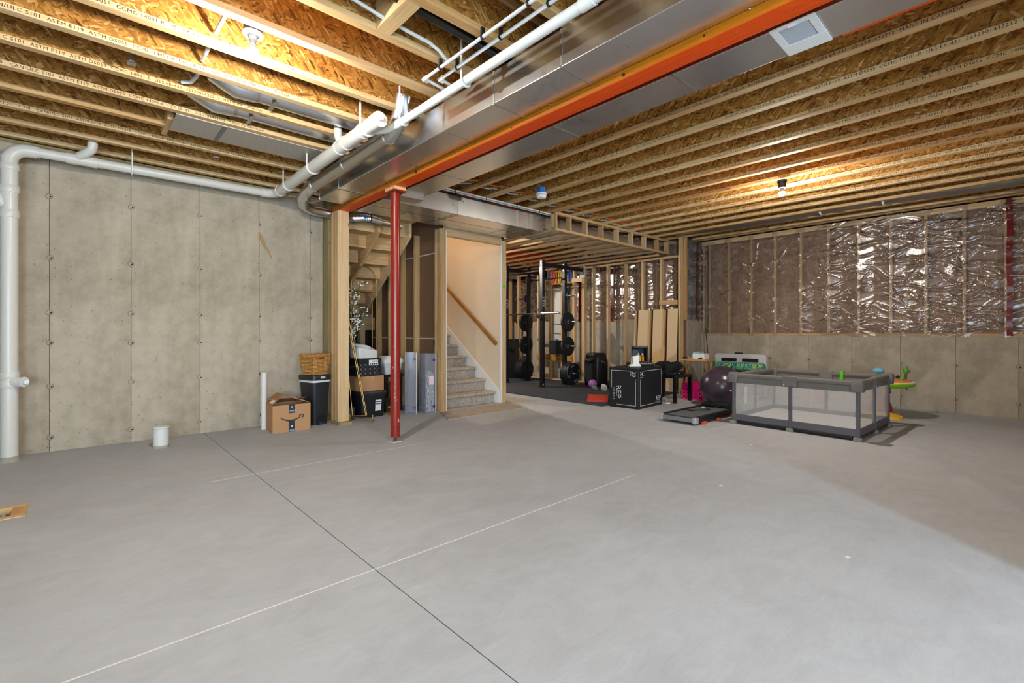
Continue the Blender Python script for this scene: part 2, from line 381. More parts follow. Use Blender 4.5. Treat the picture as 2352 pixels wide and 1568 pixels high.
# ---- concrete walls cast in form panels
RUST = plain('#8c5f4b', .9, 0, .3, 30)
HOLE = plain('#2b241e', .9)
def tie_hole(parent, loc, nrm):
    mb = MB().lathe([(.024, -.001), (.028, .0014), (.022, .0016), (.019, -.0005)], 14).build('tie_mark', plain('#8d7f6f', .9, 0, .2, 60), parent)
    dk = MB().lathe([(.0075, .0), (.0075, .0022)], 9, (.011, -.003, 0)).build('tie_hole', HOLE, mb)
    return mb
_tm = [None]
def under(c, p):
    c.parent = p; c.location = Vector(c.location) - Vector(p.location); return c
def place_tie(parent, loc, rot):
    if _tm[0] is None:
        o = tie_hole(parent, loc, None); _tm[0] = o
    else:
        o = _tm[0].copy(); COL.objects.link(o); o.parent = parent
        for ch in _tm[0].children:
            c = ch.copy(); COL.objects.link(c); c.parent = o
    o.location = loc; o.rotation_euler = rot
def panel_wall(parent, axis, face, lo, hi, ztop, first, mat, rows, back=.22, skip=(), z0=0.0):
    """axis 0: wall runs along X at y=face (faces -y); axis 1: runs along Y at x=face (faces -x)."""
    edges = [lo]; e = first
    while e > lo + .05: e -= .61
    e += .61 if e <= lo + .02 else 0
    while e < hi - .03:
        edges.append(e); e += .61
    edges.append(hi)
    if axis == 0: bx('wall_core', RUST, parent, lo, face + .012, z0, hi, face + back, ztop - .001)
    else: bx('wall_core', RUST, parent, face + .012, lo, z0, face + back, hi, ztop - .001)
    for i, (a, b) in enumerate(zip(edges[:-1], edges[1:])):
        d = random.uniform(-.0016, .0016)
        if axis == 0: MB().box(a + .0024, face + d, z0, b - .0024, face + .02, ztop).build('form_panel', mat, parent, bevel=.0012)
        else: MB().box(face + d, a + .0020, z0, face + .02, b - .0020, ztop).build('form_panel', mat, parent, bevel=.0012)
    for e in edges[1:-1]:
        for z in rows:
            if axis == 0: place_tie(parent, (e + random.uniform(-.004, .004), face, z + random.uniform(-.01, .01)), (PI / 2, 0, 0))
            else: place_tie(parent, (face, e, z + random.uniform(-.01, .01)), (PI / 2, 0, -PI / 2))
wall_left = struct('wall_left')
panel_wall(wall_left, 0, 6.34, -3.6, 2.41, 2.89, -.19, CONC, (2.457, 1.852, 1.341, 1.038, .633, .13))
bx('sill_plate', TREAT[0], wall_left, -3.6, 6.36, 2.89, 2.41, 6.5, 2.928)
# dried foam drip and darker top strip left by the form
t_ = NT('expanding_foam'); t_.base(lin('#b08d52'), .7)
dr = MB()
path = [(1.64, 6.335, 2.36), (1.665, 6.333, 2.28), (1.70, 6.333, 2.20), (1.75, 6.335, 2.13), (1.775, 6.336, 2.075), (1.765, 6.337, 2.045)]
dr.tube(path, [.012, .02, .014, .009, .008, .004], 8); dr.build('foam_drip', t_.m, wall_left, smooth=True)

wall_right = struct('wall_right')
panel_wall(wall_right, 1, 9.15, -1.0, 4.38, 1.085, .077, CONC_R, (.68, .187))
wall_jog = struct('wall_jog')
panel_wall(wall_jog, 0, 4.38, 8.55, 9.36, 1.37, 8.85, CONC_R, (.75,))
wall_back = struct('wall_back')
panel_wall(wall_back, 1, 8.55, 4.40, 9.6, 1.37, 4.6, CONC_R, (.75, .2))

# ---- insulated stud walls above the concrete: studs, batts, clear sheet, red tape
REDTAPE = plain('#74080d', .2, 0, .12, 14, .6)
def batt_mb(w, h, d=.05, n=10, m=34):
    mb = MB(); vs = []; fs = []
    ph = [random.uniform(0, 6) for _ in range(6)]
    for j in range(m + 1):
        for i in range(n + 1):
            u = i / n; v = j / m
            e = (min(u, 1 - u) * 2) ** .35 * (min(v, 1 - v) * 8 if min(v, 1 - v) < .125 else 1) ** .4
            hgt = d * (e - .55) + .010 * math.sin(7 * u + ph[0] + 5 * v) + .009 * math.sin(23 * v + ph[1] + 3 * u) + .006 * math.sin(41 * v + ph[2] - 9 * u) + random.uniform(-.004, .004)
            vs.append((-hgt, u * w, v * h))
    k = n + 1
    fs = [(j * k + i, j * k + i + 1, (j + 1) * k + i + 1, (j + 1) * k + i) for j in range(m) for i in range(n)]
    return mb.add(vs, fs)
def poly_sheet(name, L, Hh, studs, res, amp, parent, M, seed, bay=.02):
    """sheet in local (u along wall, v up); stapled at studs; billows between them and wrinkles at the staples"""
    rg = np.random.default_rng(seed); gain = (lambda s: 1.25 if s < 3.6 else .55) if L > 5.2 else (lambda s: 1.0)
    nu, nv = int(L / res), int(Hh / res)
    U, V = np.meshgrid(np.linspace(0, L, nu + 1), np.linspace(0, Hh, nv + 1))
    st = np.array(sorted(studs)); dn = np.min(np.abs(U[..., None] - st), axis=-1)
    Hf = -bay * np.clip(dn / .2, 0, 1) ** .8 * (.6 + .4 * np.sin(V * 3.1 + U * 2))
    tent = np.clip(dn / .03, 0, 1)
    for s in st:
        z = rg.uniform(.05, .2)
        while z < Hh:
            for side in (-1, 1):
                for k in range(int(rg.integers(2, 5))):
                    ang = rg.normal(0, .42); ln = rg.uniform(.10, .34); wd = rg.uniform(.010, .024); a = amp * rg.uniform(.5, 1.5) * gain(s)
                    du = (U - s) * side; dv = V - z - rg.uniform(-.03, .03)
                    al = du * math.cos(ang) + dv * math.sin(ang); ac = -du * math.sin(ang) + dv * math.cos(ang) + .02 * np.sin(al * 14 + k)
                    m = (al > -.02) & (al < ln * 1.3)
                    Hf = Hf + np.where(m, a * np.exp(-(ac / wd) ** 2) * np.clip(al / .02, 0, 1) * np.exp(-(np.clip(al, 0, 9) / ln) ** 2), 0)
            z += rg.uniform(.1, .26)
    for k in range(int(L * 9)):                                # long slack folds
        u0, v0 = rg.uniform(0, L), rg.uniform(0, Hh); ang = rg.normal(.0, .5); ln = rg.uniform(.1, .35); wd = rg.uniform(.008, .02)
        al = (U - u0) * math.cos(ang) + (V - v0) * math.sin(ang); ac = -(U - u0) * math.sin(ang) + (V - v0) * math.cos(ang) + .03 * np.sin(al * 9)
        Hf = Hf + amp * .8 * np.exp(-(ac / wd) ** 2) * np.exp(-(al / ln) ** 2) * tent
    vs = np.stack([U, V, Hf], -1).reshape(-1, 3)
    k = nu + 1; idx = np.arange((nu + 1) * (nv + 1)).reshape(nv + 1, nu + 1)
    fs = np.stack([idx[:-1, :-1], idx[:-1, 1:], idx[1:, 1:], idx[1:, :-1]], -1).reshape(-1, 4)
    R = np.array(M)[:3, :3]; T = np.array(M)[:3, 3]
    me = bpy.data.meshes.new(name); me.from_pydata((vs @ R.T + T).tolist(), [], fs.tolist())
    me.polygons.foreach_set('use_smooth', [True] * len(me.polygons)); me.materials.append(POLY); me.update()
    o = bpy.data.objects.new(name, me); COL.objects.link(o); o.parent = parent
    return o
# right wall: face x = 9.15
YS = [.193 + .4064 * i for i in range(-3, 11)] + [4.345]
zb, zt = 1.085, JZ
bx('bottom_plate', STUDW[1], wall_right, 9.152, -1.0, zb, 9.30, 4.38, zb + .038)
bx('top_plate', STUDW[1], wall_right, 9.152, -1.0, zt - .082, 9.30, 4.38, zt - .044)
bx('top_plate', STUDW[1], wall_right, 9.152, -1.0, zt - .042, 9.30, 4.38, zt - .004)
ST = MB().box(9.152, -.019, zb + .039, 9.29, .019, zt - .083).build('stud', STUDW[2], wall_right, bevel=.002)
for i, y in enumerate(YS):
    (ST if i == 0 else dup(ST, ST.location)).location.y = y
for y in (4.255,):
    dup(ST, ST.location).location.y = y
for a, b in zip(YS[:-1], YS[1:]):
    bo_ = batt_mb(b - a - .04, zt - zb - .13).xf(Matrix.Translation((9.20, a + .02, zb + .04))).build('insulation_batt', FIBER, wall_right, smooth=True)
bx('sheathing', plain('#3a2f26', .9), wall_right, 9.30, -1.0, zb, 9.36, 4.38, JZ + .3)
poly_sheet('vapour_sheet', 5.36, zt - zb + .01, [y + 1.0 for y in YS], .0095, .0125, wall_right, frame((9.146, -.99, zb - .01), (0, 1, 0), (0, 0, 1)) @ Matrix.Scale(-1, 4, (0, 0, 1)), 3)
tp = MB(); n = 40
for i in range(n + 1):
    z = zb + .01 + (zt - zb - .02) * i / n; yo = .157 + .004 * math.sin(i * .35) + .004 * i / n
    tp.v += [(9.132 - .004 * math.sin(i * 1.3), yo - .029, z), (9.132 + .003 * math.sin(i * 1.7), yo + .029, z)]
tp.f = [(2 * i, 2 * i + 1, 2 * i + 3, 2 * i + 2) for i in range(n)]
tp.build('red_seam_tape', REDTAPE, wall_right, smooth=True)
# jog wall: face y = 4.38, x 8.55..9.15
zb2 = 1.37
bx('bottom_plate', STUDW[0], wall_jog, 8.55, 4.382, zb2, 9.15, 4.52, zb2 + .038)
bx('top_plate', STUDW[0], wall_jog, 8.55, 4.382, JZ - .08, 9.15, 4.52, JZ - .004)
for x in (8.53, 9.10): bx('stud', STUDW[2], wall_jog, x, 4.382, zb2 + .04, x + .04, 4.50, JZ - .082)
MB().join(batt_mb(.50, JZ - zb2 - .13)).xf(Matrix(((0, 1, 0, 8.58), (1, 0, 0, 4.43), (0, 0, 1, zb2 + .04), (0, 0, 0, 1)))).build('insulation_batt', FIBER, wall_jog, smooth=True)
bx('sheathing', plain('#3a2f26', .9), wall_jog, 8.55, 4.54, zb2, 9.36, 4.60, JZ + .3)
poly_sheet('vapour_sheet', .6, JZ - zb2, [.02, .58], .012, .004, wall_jog, frame((8.55, 4.374, zb2), (1, 0, 0), (0, 0, 1)), 5, .01)
tp = MB()
for i in range(31):
    z = zb2 - .02 + (JZ - zb2) * i / 30; xo = 8.965 + .004 * math.sin(i * .5)
    tp.v += [(xo - .024, 4.362, z), (xo + .024, 4.362, z)]
tp.f = [(2 * i, 2 * i + 1, 2 * i + 3, 2 * i + 2) for i in range(30)]
tp.build('red_seam_tape', REDTAPE, wall_jog)
# wall behind the gym: insulated studs over concrete at x = 8.55
YB = [4.62 + .4064 * i for i in range(13)]
bx('bottom_plate', STUDW[1], wall_back, 8.552, 4.40, zb2, 8.69, 9.6, zb2 + .038)
bx('top_plate', STUDW[1], wall_back, 8.552, 4.40, JZ - .08, 8.69, 9.6, JZ - .004)
ST2 = MB().box(8.552, -.019, zb2 + .04, 8.68, .019, JZ - .082).build('stud', STUDW[2], wall_back)
for i, y in enumerate(YB): (ST2 if i == 0 else dup(ST2, ST2.location)).location.y = y
for a, b in zip([4.42] + YB[:-1], YB):
    batt_mb(b - a - .04, JZ - zb2 - .13).xf(Matrix.Translation((8.60, a + .02, zb2 + .04))).build('insulation_batt', FIBER, wall_back, smooth=True)
bx('sheathing', plain('#3a2f26', .9), wall_back, 8.70, 4.40, zb2, 8.78, 9.6, JZ + .3)
poly_sheet('vapour_sheet', 5.15, JZ - zb2, [y - 4.42 for y in YB], .014, .009, wall_back, frame((8.545, 4.42, zb2), (0, 1, 0), (0, 0, 1)) @ Matrix.Scale(-1, 4, (0, 0, 1)), 9, .03)
for yt in (6.07, 6.97):
    bx('red_seam_tape', REDTAPE, wall_back, 8.515, yt - .03, zb2, 8.518, yt + .03, JZ - .25)
# ---- stairwell end walls and the unseen rear of the room
wall_stair = struct('wall_stairwell')
bx('wall_panel', plain('#5a4733', .9), wall_stair, 2.3, 9.0, 0, 5.2, 9.1, 5.6)
bx('wall_panel', plain('#5a4733', .9), wall_stair, 2.41, 6.50, 0, 2.45, 9.0, 3.2)
bx('wall_panel', DRYWALL, wall_stair, 2.41, 5.2, 3.26, 2.45, 9.0, 5.6)
bx('wall_panel', DRYWALL, wall_stair, 2.45, 5.1, 3.26, 5.06, 5.16, 5.6)
bx('wall_panel', DRYWALL, wall_stair, 2.3, 5.1, 5.6, 5.2, 9.1, 5.7)
bx('wall_end', TREAT[2], wall_stair, 2.415, 6.18, 0, 2.56, 6.335, 2.89)
wall_outer = struct('wall_outer')
for b_ in ((9.36, -1.2, -.3, 9.5, 9.9, 3.3), (2.2, 9.6, -.3, 9.5, 9.75, 3.3), (5.15, 9.3, 0, 8.6, 9.6, 3.3)): bx('outer_sheathing', plain('#3a2f26', .9), wall_outer, *b_)
wall_rear = struct('wall_rear')
GYP = plain('#cfc6b6', .9, 0, .03, 2)
bx('wall_panel', GYP, wall_rear, -3.6, -5.4, 0, -2.65, -5.25, DECK); bx('wall_panel', GYP, wall_rear, -.85, -5.4, 0, 2.55, -5.25, DECK)
bx('wall_panel', GYP, wall_rear, -2.65, -5.4, 2.12, -.85, -5.25, DECK)
bx('wall_panel', GYP, wall_rear, 2.5, -5.25, 0, 2.62, -1.0, DECK)
wall_side = struct('wall_side'); bx('wall_panel', CONC, wall_side, -3.75, -5.4, 0, -3.6, 6.6, DECK)
wall_occluder = struct('wall_occluder'); bx('wall_panel', GYP, wall_occluder, 2.5, -1.12, 0, 9.4, -1.0, DECK)  # unseen wall added so its end cuts the light edge on the floor
door = struct('door_1')
for x in (-2.66, -1.78, -.90): bx('door_stile', WHITE, door, x, -5.3, 0, x + .06, -5.24, 2.12)
bx('door_rail', WHITE, door, -2.65, -5.3, 2.05, -.85, -5.24, 2.12); bx('door_sill', WHITE, door, -2.65, -5.3, 0, -.85, -5.24, .06)

# ================================================================== CEILING: deck and I-joists
ceiling = struct('ceiling')
for k, (x0, y0, x1, y1) in enumerate(((-3.6, -5.3, 2.45, 6.6), (2.45, -5.3, 9.4, 5.16), (5.06, 5.16, 9.4, 9.7))):
    bx('subfloor_deck', OSB_XY, ceiling, x0, y0, DECK, x1, y1, DECK + .02)
FL = .0318                                                   # half flange width
INK = plain('#2f2219', .8, 0, .1, 50)
STAMP = 'PINKWOOD PKI 20 11-7/8   CAN/ULC S101  ASTM E119  ASTM D5055  CCMC 14001-R  UES ER-431  2212101432212  MADE IN CANADA'
tx0 = text_mb(STAMP, .030, space=1.12); tx_len = max(p[0] for p in tx0.v)
def joist(axis, c, lo, hi, stamp=None, full=True):
    L = hi - lo
    if axis == 0:
        j = MB().box(lo, c - FL, JZ, hi, c + FL, JZ + .038).build('joist', PINE[0], ceiling, bevel=.0025)
        MB().box(-L / 2, -.006, 0, L / 2, .006, DECK - JZ - .05).xf(Matrix.Translation((0, 0, .015))).build('web', OSB_XZ, j)
        MB().box(-L / 2, -FL, DECK - JZ - .038 - .019, L / 2, FL, DECK - JZ - .02).build('top_flange', PINE[0], j)
    else:
        j = MB().box(c - FL, lo, JZ, c + FL, hi, JZ + .038).build('joist', PINE[1], ceiling, bevel=.0025)
        MB().box(-.006, -L / 2, 0, .006, L / 2, DECK - JZ - .05).xf(Matrix.Translation((0, 0, .015))).build('web', OSB_YZ, j)
        MB().box(-FL, -L / 2, DECK - JZ - .038 - .019, FL, L / 2, DECK - JZ - .02).build('top_flange', PINE[1], j)
    if stamp is not None:
        mid = (lo + hi) / 2
        for st in stamp:
            if axis == 0: M = frame((st - mid, -FL - .0006, -.010), (1, 0, 0), (0, 0, 1))
            else: M = frame((-FL - .0006, st - mid, -.010), (0, -1, 0), (0, 0, 1))
            m2 = MB(); m2.v = list(tx0.v); m2.f = list(tx0.f); m2.xf(M).build('stamp_print', INK, j, center=False)
    return j
LJ = [6.285 - .4064 * k for k in range(0, 14)]                # joists left of the beam, running across
for k, y in enumerate(LJ):
    if k == 3: joist(0, y, -3.6, .56)
    else: joist(0, y, -3.6, 2.36, [-.9 + random.uniform(0, .3)] if 1 < k < 8 else None)
RJ = [3.648 + .401 * k for k in range(14)]
for k, x in enumerate(RJ):
    if x > 9.0: break
    joist(1, x, -1.0, 5.14 if x < 5.2 else (9.6 if x < 8.5 else 4.5), [4.55 - .5 * (k % 3), 4.55 - .5 * (k % 3) - tx_len - .35] if k < 11 else None)
for x in (9.02,): joist(1, x, -1.0, 4.5)
# rim board, header and blocking
bx('rim_board', OSB_XZ, ceiling, -3.6, 6.44, JZ, 2.41, 6.47, DECK)
bx('header', PINE[1], ceiling, .56, 4.86, JZ, .60, 5.28, JZ + .24)
bx('block', PINE[1], ceiling, 1.30, LJ[10] + FL, JZ + .0, 1.39, LJ[9] - FL, JZ + .24)
for k in range(9):
    bx('block', PINE[0], ceiling, 9.06, .0 + .46 * k, JZ + .01, 9.15, .09 + .46 * k, JZ + .07)
for k in range(6):
    bx('block', OSB_YZ, ceiling, -.62 + .62 * k, 6.32, JZ + .02, -.5 + .62 * k, 6.43, JZ + .2)
bx('stair_header', LVL[0], ceiling, 2.5, 5.16, JZ, 5.06, 5.20, DECK)
bx('red_header', LVL[1], ceiling, 3.36, -1.0, JZ, 3.404, .75, DECK - .02)
bx('red_header', LVL[0], ceiling, 5.06, 7.7, 2.72, 8.5, 7.745, DECK - .02)
bx('sealed_sheathing', FIBER, ceiling, 5.2, 8.9, 2.5, 8.5, 8.95, DECK)
# ================================================================== BEAM, COLUMN, POST
beam = thing('support_beam', 'orange-red laminated timber beam running overhead between the two sheet-metal ducts', 'beam')
for k in range(3):
    bx('ply', LVL[1], beam, 2.39 + .0447 * k, -1.0, 2.65, 2.4343 + .0447 * k, 5.965, 2.928, .0015)
bx('lit_face_veneer', wood_mat('orange_lit_face_veneer', 1, '#d07c14', '#a35a08', knot='#3a1a05', gscale=1.2, rough=.4), beam, 2.3875, -1.0, 2.652, 2.3898, 5.96, 2.926)  # orange veneer tone, with bulb light on this side put into the colour
for (y, z, r) in ((1.62, 2.672, .011), (1.13, 2.68, .006), (3.95, 2.675, .016), (2.6, 2.668, .005)):
    MB().cyl((2.3865, y, z), (2.3885, y, z), r, 10).build('burn_mark', plain('#1d0d07', .8), beam)
def chipped_paint():
    t = NT('chipped_red_paint'); v = t.coords(rand=False); n = t.noise(t.mapping(v, (14, 14, 6)), 1.6, 5, .65); se = t.new('ShaderNodeSeparateXYZ'); t.link(v, se.inputs[0])
    low = t.math('SUBTRACT', .60, t.math('MULTIPLY', t.math('ADD', se.outputs[2], 1.28), .035))
    f = t.math('GREATER_THAN', n, t.math('MAXIMUM', t.math('SUBTRACT', 1.24, low), .635))
    t.base(t.mix(f, t.mix(t.noise(v, 8), lin('#7c1609'), lin('#95200d')), lin('#c9b0a0')), t.math('ADD', .28, t.math('MULTIPLY', f, .5)), 0, .6); return t.m
CHIP = chipped_paint()
colm = thing('steel_column', 'round red-painted steel jack post with chipped paint under the orange beam', 'column', (2.457, 4.477, 0))
MB().lathe([(.05, .055), (.05, 2.60)], 32).build('tube', CHIP, colm, smooth=True)
MB().lathe([(.0515, .055), (.0515, .068)], 32).build('base_ring', REDPAINT, colm, smooth=True)
MB().lathe([(.014, .0), (.014, .06)], 12).build('adjusting_screw', plain('#5b4a3c', .6, .6), colm)
MB().cbox((0, 0, .004), (.09, .09, .008)).build('foot_plate', plain('#c7c0b2', .8), colm)
MB().cbox((0, 0, 2.607), (.145, .20, .014)).build('top_plate', REDPAINT, colm)
for sx in (-1, 1):
    for sy in (-1, 1):
        MB().lathe([(.008, 2.592), (.008, 2.601)], 6, (sx * .055, sy * .08, 0)).build('bolt', CHROME, colm)
MB().box(-.067, -.10, 2.614, .067, .10, 2.65).build('shim_block', PINE[0], colm, bevel=.002)
post = thing('timber_post', 'built-up spruce post of five plies carrying the far end of the orange beam', 'post', (2.44, 5.855, 0))
for k in range(5):
    MB().box(-.068 + (.003 if k % 2 else 0), -.113 + .0455 * k, .038, .068 - (.004 if k == 2 else 0), -.0685 + .0455 * k, 2.65).build('ply', STUDW[2], post, bevel=.002)
MB().box(-.08, -.17, 0, .085, .125, .037).build('base_plate', TREAT[1], post, bevel=.002)

# ================================================================== SHEET-METAL DUCTS
def duct_run(name, label, axis, a0, a1, z0, z1, cuts, cleat_mat=None):
    d = thing(name, label, 'duct')
    for s, e in zip(cuts[:-1], cuts[1:]):
        if axis == 1: MB().box(a0, s + .001, z0, a1, e - .001, z1).build('duct_section', GALV, d, bevel=.004)
        else: MB().box(s + .001, a0, z0, e - .001, a1, z1).build('duct_section', GALV, d, bevel=.004)
    for e in cuts[1:-1]:
        w, p = .012, .004
        if axis == 1:
            MB().box(a0 - p, e - w, z0 + .005, a0 + .001, e + w * .3, z1).build('drive_cleat', GALV_D, d)
            MB().box(a0, e - w * .6, z0 - p, a1, e + w * .6, z0 + .001).build('slip_cleat', GALV_D, d)
        else:
            MB().box(e - w * .3, a0 - p, z0 + .005, e + w * .3, a0 + .001, z1).build('drive_cleat', GALV_D, d)
            MB().box(e - w * .6, a0, z0 - p, e + w * .6, a1, z0 + .001).build('slip_cleat', GALV_D, d)
    return d
dl = duct_run('supply_duct', 'galvanized rectangular duct hung left of the orange beam', 1, 2.09, 2.380, 2.70, 2.922, [-1.0, .35, 1.85, 2.46, 3.06, 5.06, 5.62])
MB().box(2.085, 5.60, 2.695, 2.382, 5.626, 2.926).build('end_cap', GALV, dl)
MB().box(2.09, 5.05, 2.696, 2.378, 5.62, 2.70).build('bottom_flange', GALV, dl)
for y in (.9, 2.2, 3.35, 4.55): MB().lathe([(.006, 2.696), (.004, 2.6925)], 6, (2.375, y, 0)).build('screw', CHROME, dl)
dr_ = duct_run('return_duct', 'flatter galvanized rectangular duct hung right of the orange beam', 1, 2.645, 2.945, 2.70, 2.922, [-1.0, 1.45, 2.42, 3.9, 4.93])
for x, y in ((2.66, 2.36), (2.93, 2.05), (2.66, 3.0), (2.93, 3.3), (2.93, 3.95)): MB().lathe([(.006, 2.696), (.004, 2.692)], 6, (x, y, 0)).build('screw', CHROME, dr_)
dx = duct_run('trunk_duct', 'wide galvanized trunk duct crossing above the stair opening toward the gym', 0, 4.935, 5.65, 2.65, 2.885, [2.56, 3.05, 3.6, 4.85, 5.17])
MB().box(5.171, 4.935, 2.70, 8.35, 5.65, 2.885).build('duct_section', GALV, dx, bevel=.004)
for x in (4.63, 4.93): bx('dull_band', GALV_D, dx, x - .022, 4.928, 2.652, x + .022, 4.936, 2.885)  # dull raised bands across the front of the trunk duct
for x in (3.68, 3.0): MB().lathe([(.012, 0), (.01, .006)], 10).xf(Matrix.Translation((x, 4.934, 2.83)) @ Matrix.Rotation(PI / 2, 4, 'X')).build('screw', CHROME, dx)
for x in (3.55, 4.62): bx('seam_line', plain('#3c3a36', .6), dx, x, 4.94, 2.6485, x + .006, 5.64, 2.65)
bx('seam_line', plain('#3c3a36', .6), dx, 2.6, 5.27, 2.6485, 5.16, 5.276, 2.65)
# vertical drop at the duct junction
MB().box(2.645, 4.70, 2.66, 2.945, 4.93, 2.70).build('transition', GALV, dr_)
# ceiling register in the right-hand duct
rg_ = thing('air_register', 'white louvred air register set in the underside of the right-hand duct', 'vent', (2.785, .80, 2.70))
f_ = MB(); hx_, hy_ = .155, .104
ox, oy, cxx, cyy = hx_, hy_, -.035, 0
f_.box(-hx_, -hy_, -.009, -.125, hy_, -.001).box(.045, -hy_, -.009, hx_, hy_, -.001).box(-.125, -hy_, -.009, .045, -.068, -.001).box(-.125, .068, -.009, .045, hy_, -.001)
f_.build('face_plate', WHITE, rg_, bevel=.002)
bx('dark_recess', plain('#303236', .7), rg_, -.125, -.068, -.0025, .045, .068, -.001)
for k in range(12):
    MB().box(-.0038, -.066, -.0008, .0038, .066, .0008).xf(Matrix.Translation((-.117 + .0139 * k, 0, -.006)) @ Matrix.Rotation(.6, 4, 'Y')).build('louvre', plain('#aeb1b5', .4), rg_)
bx('damper_tab', WHITE, rg_, -.142, -.02, -.018, -.134, .02, -.009)

def gored(pts, r, n=20): return MB().tube(pts, r, n)
rd = thing('round_branch_duct', 'round galvanized pipe duct running beside the white drain line below the joists', 'duct')
pts = [(1.935, 3.40, 3.05), (1.935, 3.44, 2.93), (1.94, 3.52, 2.845)]
gored(pts + [(1.945, 3.66, 2.80)], .066).build('elbow', GALV, rd, smooth=True)
gored([(1.945, 3.66, 2.80), (1.955, 5.40, 2.79)], .066).build('straight_pipe', GALV_D, rd, smooth=True)
for y in (3.66, 4.52, 5.36): MB().tube([(1.945, y - .012, 2.80), (1.945, y + .012, 2.80)], .0685, 20).build('collar', GALV, rd, smooth=True)
gored([(1.955, 5.38, 2.79), (1.96, 5.62, 2.775), (1.99, 5.86, 2.745), (2.06, 6.02, 2.705), (2.18, 6.09, 2.685), (2.30, 6.10, 2.68)], .066).build('elbow', GALV, rd, smooth=True)
gored([(2.30, 6.10, 2.68), (2.45, 6.10, 2.67), (2.58, 6.02, 2.64)], .060).build('straight_pipe', GALV, rd, smooth=True)
MB().tube([(1.93, 5.55, 2.71), (2.0, 5.7, 2.66), (2.10, 5.62, 2.68), (2.12, 5.45, 2.76)], .004, 6).build('hanger_wire', GALV_D, rd)
fx = thing('flexible_duct', 'short silver flexible duct with a blue sticker beside the post top', 'duct')
pth = [(2.585, 6.0, 2.63), (2.66, 5.92, 2.62), (2.76, 5.87, 2.635), (2.85, 5.855, 2.635)]
rr = []; pp = []
for i in range(len(pth) - 1):
    for k in range(8):
        u = k / 8; pp.append(tuple(Vector(pth[i]).lerp(Vector(pth[i + 1]), u))); rr.append(.058 + (.004 if (k % 2) else 0))
MB().tube(pp, rr, 18).build('flex_sleeve', GALV, fx, smooth=True)
MB().tube([(2.85, 5.855, 2.635), (2.99, 5.85, 2.615)], .058, 18).build('rigid_collar', GALV_D, fx, smooth=True)
MB().tube([(2.99, 5.85, 2.62), (3.30, 5.85, 2.60)], [.040, .034], 14).build('end_pipe', GALV_D, fx, smooth=True)
bx('sticker', plain('#1f5fa8', .4), fx, 2.745, 5.803, 2.62, 2.785, 5.807, 2.66)
# round ducts lying in the joist bays
for nm, yy, x0, lb in (('joist_bay_duct', 4.07, 1.02, 'round galvanized duct in the joist bay just behind the lit bulb, with a gored elbow'),
                       ('joist_bay_duct', 4.46, .95, 'second round galvanized duct in the joist bay nearer the concrete wall')):
    d = thing(nm, lb, 'duct')
    gored([(x0, yy, 3.02), (2.08, yy, 3.02)], .074).build('straight_pipe', GALV, d, smooth=True)
    gored([(x0, yy, 3.02), (x0 - .12, yy, 3.01), (x0 - .25, yy, 3.06), (x0 - .30, yy, 3.20)], .082, 14).build('gored_elbow', GALV, d, smooth=True)
    MB().tube([(x0 - .004, yy, 3.02), (x0 + .03, yy, 3.02)], .079, 20).build('collar', GALV_D, d, smooth=True)
    bx('hanger_strap', GALV_D, d, x0 + .12, yy - .09, 2.945, x0 + .15, yy + .09, 2.948)
# panned return between joists
def pan_mat():
    t = NT('foil_pan_board'); v = t.coords(rand=False)
    se = t.new('ShaderNodeSeparateXYZ'); t.link(v, se.inputs[0])
    a = t.math('FRACT', t.math('MULTIPLY', t.math('ADD', se.outputs[0], t.math('MULTIPLY', se.outputs[1], .25)), 34.0)); ln = t.math('LESS_THAN', a, .14)
    ds = t.math('LESS_THAN', t.math('FRACT', t.math('MULTIPLY', se.outputs[1], 22.0)), .62)
    m = t.math('MULTIPLY', t.math('MULTIPLY', ln, ds), .45)
    t.base(t.mix(m, lin('#b9b3a8'), lin('#5f5d5a')), .5, .25, .5); return t.m
pn = thing('pan_board', 'grey printed foil board closing the joist bay above the ceiling drain', 'panel')
bx('board', pan_mat(), pn, .60, 4.69, 2.922, 1.98, 5.095, 2.929)
bx('tape_strip', plain('#6b6f72', .4), pn, .93, 4.70, 2.919, .965, 5.09, 2.922)
bx('edge_strip', PINE[0], pn, .6, 5.097, 2.925, 1.98, 5.118, 2.945)

# ================================================================== PIPES
stack = thing('drain_stack', 'tall white vertical drain stack with a cleanout tee at the left edge', 'pipe', (-.437, 6.10, 0))
MB().lathe([(.057, 0), (.057, 2.70)], 28).build('stack_pipe', PVC, stack, smooth=True)
for z, h in ((.735, .055), (.655, .055), (2.16, .06), (2.38, .06), (2.58, .05)):
    MB().lathe([(.064, z), (.0655, z + .004), (.0655, z + h), (.064, z + h + .003)], 28).build('coupling_hub', PVC, stack, smooth=True)
MB().lathe([(.061, .70), (.061, .745)], 28).build('tee_body', PVC, stack, smooth=True)
MB().tube([(.03, -.03, .705), (.085, -.075, .705)], .044, 18).build('cleanout_branch', PVC2, stack, smooth=True)
MB().tube([(.085, -.075, .705), (.098, -.086, .705)], .047, 8).build('cleanout_plug', PVC2, stack)
MB().cbox((.112, -.098, .705), (.03, .03, .032)).build('plug_nut', PVC2, stack, bevel=.002)
MB().tube([(0, 0, 2.24), (-.10, 0, 2.36), (-.36, 0, 2.66), (-.62, 0, 2.96), (-.70, 0, 3.18)], .048, 18).build('wye_branch', PVC, stack, smooth=True)
el = arc((.12, 0, 2.66), (-1, 0, 0), (0, 0, 1), .12, 0, PI / 2, 8)
MB().tube([(0, 0, 2.62)] + el + [(.17, 0, 2.78)], .0565, 24).build('elbow', PVC, stack, smooth=True)
MB().lathe([(.075, 0), (.062, .035), (.0575, .05)], 20).build('grout_collar', plain('#a39c90', .9), stack, smooth=True)
wp = thing('wall_drain_pipe', 'long white horizontal drain pipe along the top of the concrete wall', 'pipe')
